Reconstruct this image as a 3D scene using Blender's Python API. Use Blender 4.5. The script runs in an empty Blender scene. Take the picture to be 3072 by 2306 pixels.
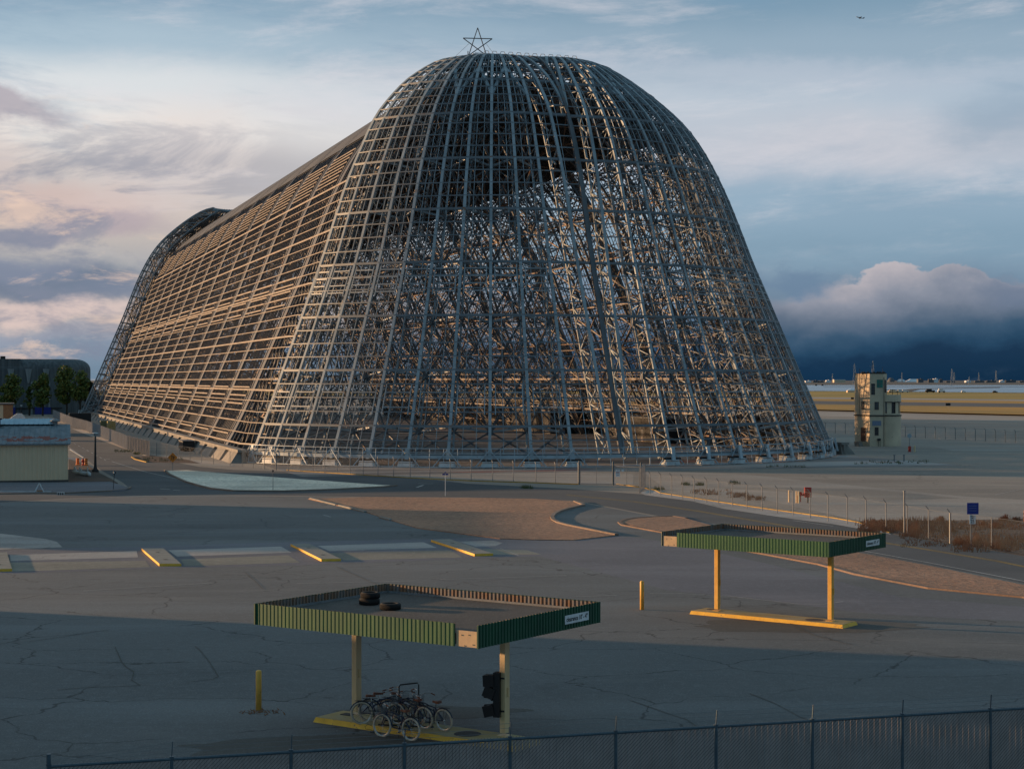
import bpy, math, random
from math import sin, cos, pi, sqrt, asin, atan2, radians as R
from mathutils import Vector as V, Matrix
random.seed(7)
sc = bpy.context.scene
col = sc.collection
H = 11.0; F = 5200.0; HY = 1140.0
def G(px, py, z=0.0):
    """photo pixel (3072 wide) -> the point of the horizontal plane z it shows"""
    Y = (H - z) * F / (py - HY)
    return ((px - 1536) / F * Y, Y, z)
def lin(c):
    return tuple(((x/255)/12.92 if x/255 <= .04045 else ((x/255+.055)/1.055)**2.4) for x in c)

# ------------------------------------------------------------------ mesh builder
class MB:
    def __init__(s): s.v = []; s.f = []
    def add(s, vs, fs):
        n = len(s.v); s.v += [tuple(v) for v in vs]; s.f += [tuple(i+n for i in f) for f in fs]
    def box(s, c, d, rz=0.0):
        cx, cy, cz = c; x, y, z = d[0]/2, d[1]/2, d[2]/2; a, b = cos(rz), sin(rz)
        vs = []
        for k in (-z, z):
            for (i, j) in ((-x,-y),(x,-y),(x,y),(-x,y)):
                vs.append((cx+i*a-j*b, cy+i*b+j*a, cz+k))
        s.add(vs, BF)
    def beam(s, p, q, w, h=None, up=(0,0,1)):
        h = h or w; p = V(p); q = V(q); d = q-p
        if d.length < 1e-5: return
        d.normalize(); u = V(up)
        if abs(d.dot(u)/max(u.length,1e-6)) > .98: u = V((1,0,0)) if abs(d.x) < .9 else V((0,1,0))
        a = d.cross(u).normalized()*(w/2); b = a.cross(d).normalized()*(h/2)
        s.add([p-a-b, p+a-b, p+a+b, p-a+b, q-a-b, q+a-b, q+a+b, q-a+b], BF)
    def poly(s, pts, w, h=None, up=(0,0,1), closed=False):
        n = len(pts)
        for i in range(n if closed else n-1): s.beam(pts[i], pts[(i+1) % n], w, h, up)
    def tube(s, pts, r, n=8, closed=False, caps=True):
        pts = [V(p) for p in pts]; m = len(pts); base = len(s.v); rr = r if isinstance(r, (list, tuple)) else [r]*m
        ref = None
        for i, p in enumerate(pts):
            a = pts[(i-1) % m] if (closed or i > 0) else p
            b = pts[(i+1) % m] if (closed or i < m-1) else p
            d = (b-a).normalized()
            if ref is None:
                ref = V((0,0,1)) if abs(d.z) < .9 else V((1,0,0))
            x = d.cross(ref).normalized(); y = x.cross(d).normalized(); ref = y
            for k in range(n):
                t = 2*pi*k/n; s.v.append(tuple(p + (x*cos(t)+y*sin(t))*rr[i]))
        for i in range(m if closed else m-1):
            j = (i+1) % m
            for k in range(n):
                l = (k+1) % n
                s.f.append((base+i*n+k, base+i*n+l, base+j*n+l, base+j*n+k))
        if caps and not closed:
            s.f.append(tuple(base+k for k in range(n))[::-1]); s.f.append(tuple(base+(m-1)*n+k for k in range(n)))
    def prism(s, pts, z0, z1):
        n = len(pts)
        s.add([(p[0],p[1],z0) for p in pts]+[(p[0],p[1],z1) for p in pts],
              [tuple(range(n))[::-1], tuple(range(n,2*n))]+[(i,(i+1)%n,(i+1)%n+n,i+n) for i in range(n)])
    def lathe(s, c, prof, n=16, axis=None):
        """prof: (radius, height); axis: optional 3x3 to turn it"""
        vs = []; m = len(prof); M = axis or Matrix.Identity(3)
        for (r, z) in prof:
            for k in range(n):
                t = 2*pi*k/n; vs.append(V(c)+M @ V((r*cos(t), r*sin(t), z)))
        fs = [(i*n+k, i*n+(k+1)%n, (i+1)*n+(k+1)%n, (i+1)*n+k) for i in range(m-1) for k in range(n)]
        fs += [tuple(range(n))[::-1], tuple((m-1)*n+k for k in range(n))]
        s.add(vs, fs)
    def quad(s, a, b, c, d): s.add([a,b,c,d], [(0,1,2,3)])
    def build(s, name, mat, parent=None, smooth=False, bevel=0):
        me = bpy.data.meshes.new(name); me.from_pydata(s.v, [], s.f)
        me.materials.append(mat); me.update()
        if smooth: me.polygons.foreach_set('use_smooth', [True]*len(me.polygons))
        o = bpy.data.objects.new(name, me); col.objects.link(o)
        if parent: o.parent = parent
        if bevel:
            b = o.modifiers.new('b', 'BEVEL'); b.width = bevel; b.segments = 2; b.limit_method = 'ANGLE'
        return o
BF = [(3,2,1,0),(4,5,6,7),(0,1,5,4),(1,2,6,5),(2,3,7,6),(3,0,4,7)]

def tag(o, label=None, cat=None, group=None, kind=None):
    if label: o['label'] = label
    if cat: o['category'] = cat
    if group: o['group'] = group
    if kind: o['kind'] = kind
    return o
def empty(name, loc=(0,0,0), rz=0.0, label=None, cat=None, group=None):
    o = bpy.data.objects.new(name, None); o.empty_display_size = .3; o.location = loc; o.rotation_euler = (0,0,rz)
    col.objects.link(o); return tag(o, label, cat, group)
KIDS = {}
def copy_tree(o, parent=None):
    c = o.copy(); col.objects.link(c)
    if parent: c.parent = parent
    for ch in o.children: copy_tree(ch, c)
    return c
def dup(o, loc, rz, label=None):
    c = copy_tree(o); c.location = loc; c.rotation_euler = (0,0,rz)
    if label: c['label'] = label
    return c
def text_mesh(txt, size, mat, name='lettering', parent=None, ext=.003, sx=1.0):
    cu = bpy.data.curves.new(name, 'FONT'); cu.body = txt; cu.size = size; cu.align_x = 'CENTER'; cu.align_y = 'CENTER'; cu.extrude = ext
    cu.offset = size*.012
    t = bpy.data.objects.new(name, cu); col.objects.link(t)
    dg = bpy.context.evaluated_depsgraph_get(); me = bpy.data.meshes.new_from_object(t.evaluated_get(dg))
    bpy.data.objects.remove(t); bpy.data.curves.remove(cu)
    for v in me.vertices: v.co.x *= sx
    me.materials.clear(); me.materials.append(mat)
    o = bpy.data.objects.new(name, me); col.objects.link(o)
    if parent: o.parent = parent
    return o

# ------------------------------------------------------------------ materials
def newmat(name):
    m = bpy.data.materials.new(name); m.use_nodes = True
    return m, m.node_tree, m.node_tree.nodes['Principled BSDF']
def N(nt, t, **k):
    n = nt.nodes.new(t)
    for a, b in k.items():
        if a == 'inp':
            for i, v in b.items():
                if hasattr(v, 'is_linked') or isinstance(v, bpy.types.NodeSocket): nt.links.new(v, n.inputs[i])
                else: n.inputs[i].default_value = v
        else: setattr(n, a, b)
    return n
def noise(nt, vec, scale, detail=4, rough=.55, dist=0.0):
    n = N(nt, 'ShaderNodeTexNoise'); n.inputs['Scale'].default_value = scale; n.inputs['Detail'].default_value = detail
    n.inputs['Roughness'].default_value = rough; n.inputs['Distortion'].default_value = dist
    if vec is not None: nt.links.new(vec, n.inputs['Vector'])
    return n.outputs['Fac']
def ramp(nt, fac, stops, interp='LINEAR'):
    r = N(nt, 'ShaderNodeValToRGB'); cr = r.color_ramp; cr.interpolation = interp
    while len(cr.elements) < len(stops): cr.elements.new(.5)
    for e, (p, c) in zip(cr.elements, stops):
        e.position = p; e.color = (*c, 1) if len(c) == 3 else c
    nt.links.new(fac, r.inputs[0]); return r.outputs[0]
def mix(nt, f, a, b, typ='MIX'):
    n = N(nt, 'ShaderNodeMix', data_type='RGBA', blend_type=typ)
    for i, v in ((0, f), (6, a), (7, b)):
        if isinstance(v, bpy.types.NodeSocket): nt.links.new(v, n.inputs[i])
        else: n.inputs[i].default_value = (v if i == 0 else (*v, 1) if len(v) == 3 else v)
    return n.outputs[2]
def mth(nt, op, a, b=None, c=None, clamp=False):
    n = N(nt, 'ShaderNodeMath', operation=op, use_clamp=clamp)
    for i, v in enumerate((a, b, c)):
        if v is None: continue
        if isinstance(v, bpy.types.NodeSocket): nt.links.new(v, n.inputs[i])
        else: n.inputs[i].default_value = v
    return n.outputs[0]
def smooth(nt, x, a, b, lo=0.0, hi=1.0):
    n = N(nt, 'ShaderNodeMapRange', interpolation_type='SMOOTHSTEP')
    nt.links.new(x, n.inputs[0])
    for i, v in ((1,a),(2,b),(3,lo),(4,hi)): n.inputs[i].default_value = v
    return n.outputs[0]
def pos(nt, obj=False, scale=None, rot=None):
    o = N(nt, 'ShaderNodeTexCoord').outputs['Object'] if obj else N(nt, 'ShaderNodeNewGeometry').outputs['Position']
    if scale or rot:
        m = N(nt, 'ShaderNodeMapping'); nt.links.new(o, m.inputs[0])
        if scale: m.inputs['Scale'].default_value = scale
        if rot: m.inputs['Rotation'].default_value = (0,0,rot)
        o = m.outputs[0]
    return o
def bump(nt, p, h, strength=.3, dist=.02):
    b = N(nt, 'ShaderNodeBump'); b.inputs['Strength'].default_value = strength; b.inputs['Distance'].default_value = dist
    nt.links.new(h, b.inputs['Height']); nt.links.new(b.outputs[0], p.inputs['Normal'])
def paint(name, c, c2=None, rough=.55, scale=1.2, metal=0.0, rust=None, rust_amt=.0, obj=True, streak=False, bumpy=0):
    m, nt, p = newmat(name); ps = pos(nt, obj, scale=(1,1,.15) if streak else None)
    c2 = c2 or tuple(x*.72 for x in c)
    k = mix(nt, ramp(nt, noise(nt, ps, scale, 6), [(.32,(0,0,0)),(.68,(1,1,1))]), c2, c)
    if rust:
        f = ramp(nt, noise(nt, pos(nt, obj), scale*3.1, 8, .7), [(.62-rust_amt,(0,0,0)),(.68-rust_amt,(1,1,1))])
        k = mix(nt, f, k, rust)
    nt.links.new(k, p.inputs['Base Color']); p.inputs['Roughness'].default_value = rough; p.inputs['Metallic'].default_value = metal
    if bumpy: bump(nt, p, noise(nt, pos(nt, obj), scale*6, 6), bumpy, .02)
    return m
M = {}
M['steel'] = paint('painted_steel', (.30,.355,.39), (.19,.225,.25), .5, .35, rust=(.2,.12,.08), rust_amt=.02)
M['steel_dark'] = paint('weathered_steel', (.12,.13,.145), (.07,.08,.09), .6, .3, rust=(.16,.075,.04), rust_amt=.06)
M['girt'] = paint('girt_shaded_steel', (.17,.205,.235), (.11,.135,.155), .55, .35, rust=(.2,.1,.06), rust_amt=.03)  # darker steel: shade of the girt undersides is put into this colour
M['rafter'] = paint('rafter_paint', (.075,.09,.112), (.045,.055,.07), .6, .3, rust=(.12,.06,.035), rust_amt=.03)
M['warm_steel'] = paint('sun_warmed_rusty_steel', (.24,.19,.16), (.14,.12,.11), .6, .3, rust=(.3,.13,.06), rust_amt=.08)  # low sun's orange is mixed into the base colour, rust patches besides
M['purlin'] = paint('purlin_paint', (.27,.225,.19), (.13,.115,.10), .6, .5, rust=(.24,.11,.055), rust_amt=.05)
M['deck'] = paint('roof_deck', (.085,.088,.095), (.055,.058,.063), .7, .15)
M['ring'] = paint('ring_paint', (.42,.5,.55), (.3,.36,.4), .5, .6, rust=(.2,.13,.09), rust_amt=.0)
M['truck'] = paint('truck_paint', (.62,.65,.66), (.4,.42,.43), .5, 1.5, rust=(.2,.12,.08), rust_amt=.02)
M['black'] = paint('black_paint', (.012,.012,.014), (.006,.006,.007), .5, 3)
M['dark'] = paint('dark_cladding', (.02,.022,.026), (.012,.013,.016), .7, .5)
M['galv'] = paint('galvanised', (.2,.21,.22), (.13,.14,.15), .5, 5)
M['bluerail'] = paint('fence_rail_paint', (.065,.10,.125), (.04,.065,.085), .4, 6)
M['yellow'] = paint('yellow_paint', (.95,.54,.05), (.78,.42,.04), .6, 3, rust=(.25,.18,.12), rust_amt=.03, bumpy=.3)
M['yellowpost'] = paint('cream_yellow_paint', (.8,.60,.34), (.68,.48,.25), .45, 2, rust=(.3,.13,.04), rust_amt=-.05, streak=True)
M['bollard'] = paint('bollard_yellow', (.9,.50,.09), (.74,.4,.07), .55, 3, rust=(.28,.15,.07), rust_amt=.01)
M['cream_top'] = paint('worn_island_top', (.42,.37,.22), (.45,.30,.08), .8, 1.1, rust=(.16,.14,.12), rust_amt=.0, bumpy=.4)
M['concrete'] = paint('concrete', (.27,.25,.225), (.17,.16,.145), .85, .5, bumpy=.3)
M['concrete_island'] = paint('island_concrete', (.27,.255,.22), (.2,.19,.165), .85, 1.5, rust=(.1,.09,.08), rust_amt=-.03, bumpy=.3)
M['white'] = paint('white_paint', (.72,.74,.75), (.55,.57,.58), .5, 3)
M['beige'] = paint('beige_siding_base', (.74,.56,.37), (.66,.5,.33), .6, .3)
M['plywood'] = paint('weathered_plywood', (.62,.44,.24), (.42,.3,.2), .7, 2.5, rust=(.12,.08,.05), rust_amt=-.02, streak=False)
M['rubber'] = paint('tyre_rubber', (.012,.011,.01), (.007,.006,.006), .85, 8)
M['whitewall'] = paint('cream_tyre', (.62,.5,.38), (.52,.42,.3), .7, 8)
M['navy'] = paint('navy_frame', (.012,.02,.06), (.008,.014,.04), .3, 8)
M['leather'] = paint('brown_saddle', (.22,.06,.025), (.14,.04,.018), .5, 8)
M['chrome'] = paint('chrome', (.6,.6,.6), (.45,.45,.45), .25, 8, metal=.9)
M['orange'] = paint('orange_sign', (.75,.2,.01), (.65,.17,.01), .5, 3)
M['red'] = paint('red_paint', (.45,.035,.02), (.3,.02,.015), .5, 3)
M['blue_sign'] = paint('blue_sign', (.01,.03,.25), (.008,.02,.2), .4, 3)
M['ink'] = paint('black_ink', (.01,.01,.01), (.015,.015,.015), .6, 3)
M['stucco'] = paint('tower_stucco', (.68,.55,.39), (.54,.43,.31), .85, .45, rust=(.26,.2,.14), rust_amt=-.02, bumpy=.4)
M['brown_door'] = paint('brown_door', (.16,.06,.03), (.1,.04,.02), .6, 3)
M['green_glass'] = paint('green_glass', (.02,.22,.17), (.01,.12,.1), .2, 1)
M['glass_dark'] = paint('dark_glass', (.015,.018,.022), (.03,.03,.035), .15, 2)
M['bark'] = paint('bark', (.06,.045,.03), (.03,.024,.018), .9, 4, bumpy=.5)
M['olive'] = paint('olive_box', (.16,.17,.08), (.12,.13,.06), .6, 2)
M['pale_blue'] = paint('pale_blue_sign', (.2,.25,.36), (.15,.19,.28), .5, 4)
M['salt'] = paint('salt_white', (.75,.78,.8), (.6,.62,.64), .7, .02)
M['far_grey'] = paint('far_grey', (.12,.13,.15), (.07,.08,.09), .8, .02)
M['brick'] = paint('orange_brick', (.42,.2,.09), (.3,.14,.07), .8, 2)
M['screen'] = paint('grey_screen', (.44,.44,.45), (.34,.34,.35), .7, 1.5)
M['slat'] = paint('brown_grey_slats', (.40,.325,.30), (.3,.245,.225), .6, 2)

def leafmat(name, a, b, c):
    m, nt, p = newmat(name)
    k = ramp(nt, noise(nt, pos(nt), .9, 3, .7), [(.3,a),(.5,b),(.72,c)])
    nt.links.new(k, p.inputs['Base Color']); p.inputs['Roughness'].default_value = .7
    return m
M['leaf'] = leafmat('leaf_green', (.04,.07,.015), (.085,.13,.022), (.28,.2,.03))
M['leaf_dark'] = leafmat('leaf_dark', (.008,.011,.007), (.012,.016,.009), (.02,.022,.01))
M['dry'] = leafmat('dry_weed', (.16,.07,.04), (.3,.13,.06), (.36,.22,.12))
M['greenweed'] = leafmat('green_weed', (.05,.06,.02), (.08,.09,.03), (.12,.11,.05))

# asphalt with patches, grit, cracks
def asphalt(name, c, crack=.0, tint=None, patch=1.0, speck=.5, cscale=.17, warm=(.95,.9,.86), hump=0):
    m, nt, p = newmat(name); ps = pos(nt)
    big = noise(nt, ps, .035*patch, 4, .6)
    st = noise(nt, pos(nt, scale=(.02,.16,1), rot=.05), 1.0, 5, .6)
    fine = noise(nt, ps, 9, 3, .7)
    grit = noise(nt, ps, 15, 3, .85); mid = noise(nt, ps, 2.3, 4, .75)
    a = tuple(x*.7 for x in c); b = tuple(x*1.3*w for x, w in zip(c, warm))
    k = mix(nt, ramp(nt, big, [(.35,(0,0,0)),(.65,(1,1,1))]), a, b)
    k = mix(nt, mth(nt, 'MULTIPLY', smooth(nt, st, .47, .68), .6), k, tint or tuple(x*1.5 for x in c))
    k = mix(nt, mth(nt, 'MULTIPLY', smooth(nt, fine, .35, .7), .5), k, tuple(x*.55 for x in c))
    k = mix(nt, mth(nt, 'MULTIPLY', smooth(nt, mid, .48, .7), .4), k, tuple(min(1,x*1.45) for x in c))
    k = mix(nt, mth(nt, 'MULTIPLY', smooth(nt, grit, .56, .68), speck), k, tuple(min(1, x*3.2) for x in c))
    oil = smooth(nt, noise(nt, ps, .13, 5, .65, .6), .6, .75)
    k = mix(nt, mth(nt, 'MULTIPLY', oil, .5), k, tuple(x*.5 for x in c))
    dirt = smooth(nt, noise(nt, pos(nt, scale=(.35,1,1), rot=.32), .16, 7, .7, .4), .52, .72)
    k = mix(nt, mth(nt, 'MULTIPLY', dirt, .45), k, (c[0]*1.6, c[1]*1.45, c[2]*1.35))
    if crack:
        w = N(nt, 'ShaderNodeVectorMath', operation='ADD'); nt.links.new(ps, w.inputs[0])
        nz = N(nt, 'ShaderNodeTexNoise'); nz.inputs['Scale'].default_value = .5; nz.inputs['Detail'].default_value = 5; nt.links.new(ps, nz.inputs['Vector'])
        sb = N(nt, 'ShaderNodeVectorMath', operation='SUBTRACT'); nt.links.new(nz.outputs['Color'], sb.inputs[0]); sb.inputs[1].default_value = (.5,.5,.5)
        ml = N(nt, 'ShaderNodeVectorMath', operation='SCALE'); nt.links.new(sb.outputs[0], ml.inputs[0]); ml.inputs['Scale'].default_value = 2.0
        nt.links.new(ml.outputs[0], w.inputs[1])
        mp = N(nt, 'ShaderNodeMapping'); mp.inputs['Scale'].default_value = (.75,1.0,1); mp.inputs['Rotation'].default_value = (0,0,.5); nt.links.new(w.outputs[0], mp.inputs[0])
        vo = N(nt, 'ShaderNodeTexVoronoi', feature='DISTANCE_TO_EDGE'); vo.inputs['Scale'].default_value = cscale; nt.links.new(mp.outputs[0], vo.inputs['Vector'])
        gate = smooth(nt, noise(nt, ps, .13, 3), .36, .52)
        cr = mth(nt, 'MULTIPLY', mth(nt, 'MULTIPLY', smooth(nt, vo.outputs['Distance'], .002, .009, 1, 0), gate), crack)
        k = mix(nt, cr, k, tuple(x*.3 for x in c))
    nt.links.new(k, p.inputs['Base Color']); p.inputs['Roughness'].default_value = .9
    if hump:
        g2 = noise(nt, ps, 2.4, 5, .85)
        k = mix(nt, mth(nt, 'MULTIPLY', smooth(nt, g2, .47, .6), .75), k, tuple(x*.45 for x in c)); nt.links.new(k, p.inputs['Base Color'])
        bump(nt, p, noise(nt, pos(nt, scale=(1,1.6,1)), 1.1, 6, .7), 1.0, hump)
    else: bump(nt, p, grit, .35, .01)
    return m
M['lot'] = asphalt('lot_asphalt', (.124,.134,.139), crack=.9)
M['road'] = asphalt('road_asphalt', (.07,.08,.089), patch=1.4, speck=.3, tint=(.115,.118,.12))
M['apron'] = asphalt('apron_concrete', (.28,.24,.205), crack=.5, patch=.5, speck=.12, cscale=.09, tint=(.36,.32,.27))
M['apron_light'] = asphalt('pale_concrete', (.36,.31,.27), patch=.6, speck=.1, tint=(.42,.39,.35))
M['pad'] = asphalt('pad_concrete', (.37,.34,.32), patch=2, speck=.2, crack=.4)
M['pad_green'] = asphalt('pad_concrete_dark', (.25,.235,.195), patch=2, speck=.2, crack=.3)
M['repave'] = asphalt('newer_asphalt', (.145,.148,.172), patch=1.2, speck=.4, tint=(.2,.2,.22))
M['stain'] = asphalt('dark_seal', (.06,.056,.055), patch=2, speck=.3)
M['stain2'] = asphalt('oil_darkened_asphalt', (.085,.085,.08), patch=2, speck=.4)
M['gravel_white'] = asphalt('white_gravel', (.86,.76,.61), patch=3, speck=.6, warm=(1,.98,.95), hump=.06)
M['gravel'] = asphalt('brown_gravel', (.40,.225,.145), patch=2, speck=.5, tint=(.46,.27,.18), hump=.16)
M['soil'] = asphalt('dark_soil', (.085,.058,.045), patch=3, speck=.6, tint=(.2,.1,.06), hump=.12)
M['grass'] = asphalt('dry_grass', (.36,.24,.03), patch=.3, speck=.2, tint=(.17,.17,.035), warm=(1.1,.9,.8))
M['grass2'] = asphalt('dry_grass_brown', (.46,.25,.03), patch=.3, speck=.2, tint=(.38,.2,.04), warm=(1.1,.85,.7))
M['marsh'] = asphalt('marsh', (.07,.07,.065), patch=.02, speck=.1)
M['kerb'] = asphalt('kerb_concrete', (.22,.17,.14), patch=4, speck=.3)
M['kerb_red'] = asphalt('kerb_red', (.18,.125,.1), patch=4, speck=.3)
M['line_white'] = asphalt('worn_white_line', (.42,.42,.41), patch=6, speck=.2)
M['line_yellow'] = asphalt('worn_yellow_line', (.38,.24,.05), patch=6, speck=.2)
M['roofgravel'] = asphalt('roof_gravel', (.078,.070,.064), patch=8, speck=.7)
M['gate_line'] = M['line_white']
# hangar floor: stained concrete with faded red and white bands
m, nt, p = newmat('hangar_floor_paint')
k = mix(nt, smooth(nt, noise(nt, pos(nt, True, (.012,.09,1)), 1, 5), .42, .62), (.15,.13,.12), (.36,.33,.31))
k = mix(nt, mth(nt,'MULTIPLY', smooth(nt, noise(nt, pos(nt, True, (.02,.07,1)), 1.7, 4), .58, .66), .7), k, (.3,.07,.055))
nt.links.new(k, p.inputs['Base Color']); p.inputs['Roughness'].default_value = .7; M['floor'] = m
# water
m, nt, p = newmat('bay_water'); p.inputs['Base Color'].default_value = (.14,.2,.26,1); p.inputs['Roughness'].default_value = .25
bump(nt, p, noise(nt, pos(nt, scale=(.02,.1,1)), 1, 4), .25, 1.0); M['water'] = m
# corrugated sheets are modelled; green paint faded
m, nt, p = newmat('green_fascia')
k = mix(nt, smooth(nt, noise(nt, pos(nt, True, (1,1,.2)), 5, 5), .35, .7), (.013,.088,.036), (.026,.118,.038))
k = mix(nt, smooth(nt, noise(nt, pos(nt, True), 9, 8, .7), .66, .72), k, (.3,.33,.2))
nt.links.new(k, p.inputs['Base Color']); p.inputs['Roughness'].default_value = .5; M['green'] = m
m, nt, p = newmat('shaded_green_fascia')  # darker copy of the green; shade of the unlit side painted in
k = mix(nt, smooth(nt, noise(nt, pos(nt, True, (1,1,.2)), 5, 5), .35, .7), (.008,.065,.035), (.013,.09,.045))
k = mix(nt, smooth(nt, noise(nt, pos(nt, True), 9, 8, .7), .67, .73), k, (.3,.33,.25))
nt.links.new(k, p.inputs['Base Color']); p.inputs['Roughness'].default_value = .5; M['green_shaded'] = m
m, nt, p = newmat('rusty_sheet_back')
k = mix(nt, smooth(nt, noise(nt, pos(nt, True, (1.6,1.6,.35)), 3.2, 7, .7), .36, .62), (.17,.17,.165), (.22,.11,.055))
nt.links.new(k, p.inputs['Base Color']); p.inputs['Roughness'].default_value = .6; M['rusty'] = m
# weathered roof of the beige shed: grey blue with rust rectangles low on the slope
m, nt, p = newmat('shed_roof_metal')
ps = pos(nt, True)
k = mix(nt, smooth(nt, noise(nt, pos(nt, True, (1,.25,1)), 1.4, 6), .35, .65), (.10,.14,.17), (.17,.21,.24))
sx = N(nt, 'ShaderNodeSeparateXYZ'); nt.links.new(ps, sx.inputs[0])
cell = N(nt, 'ShaderNodeTexVoronoi', feature='F1'); cell.inputs['Scale'].default_value = 1; nt.links.new(pos(nt, True, (1.5,.9,.0)), cell.inputs['Vector'])
cs = N(nt, 'ShaderNodeSeparateColor'); nt.links.new(cell.outputs['Color'], cs.inputs[0])
band = mth(nt, 'MULTIPLY', smooth(nt, sx.outputs[1], 1.0, 1.6), smooth(nt, sx.outputs[1], 4.6, 5.2, 1, 0))
band = mth(nt, 'MULTIPLY', band, mth(nt, 'GREATER_THAN', cs.outputs[0], .45))
band = mth(nt, 'MULTIPLY', band, smooth(nt, noise(nt, pos(nt, True), .35, 3), .3, .4))
k = mix(nt, band, k, (.2,.03,.015))
nt.links.new(k, p.inputs['Base Color']); p.inputs['Roughness'].default_value = .7; M['shedroof'] = m
# far concrete hall
m, nt, p = newmat('board_marked_concrete')
k = mix(nt, smooth(nt, noise(nt, pos(nt, False, (1.2,1.2,.05)), 1, 5), .35, .65), (.06,.075,.085), (.11,.13,.14))
nt.links.new(k, p.inputs['Base Color']); p.inputs['Roughness'].default_value = .85; M['hall'] = m
m, nt, p = newmat('hall_panel_concrete')
k = mix(nt, smooth(nt, noise(nt, pos(nt, False, (1,1,.08)), .7, 5), .35, .65), (.17,.2,.21), (.24,.27,.28))
nt.links.new(k, p.inputs['Base Color']); p.inputs['Roughness'].default_value = .85; M['hall2'] = m
# chain link: thin wire lattice with real holes
def linkmat(name, c, s, w):
    m, nt, p = newmat(name)
    p.inputs['Base Color'].default_value = (*c, 1); p.inputs['Roughness'].default_value = .5
    uvn = pos(nt, True); sp = N(nt, 'ShaderNodeSeparateXYZ'); nt.links.new(uvn, sp.inputs[0])
    hx = mth(nt, 'ADD', sp.outputs[0], sp.outputs[1])
    def wires(a):
        fr = mth(nt, 'FRACT', mth(nt, 'MULTIPLY', a, 1/s)); return mth(nt, 'LESS_THAN', fr, w)
    al = mth(nt, 'MAXIMUM', wires(mth(nt, 'ADD', hx, sp.outputs[2])), wires(mth(nt, 'SUBTRACT', hx, sp.outputs[2])))
    nt.links.new(al, p.inputs['Alpha']); return m
M['link'] = linkmat('chain_link_wire', (.25,.26,.27), .1, .018)
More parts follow.
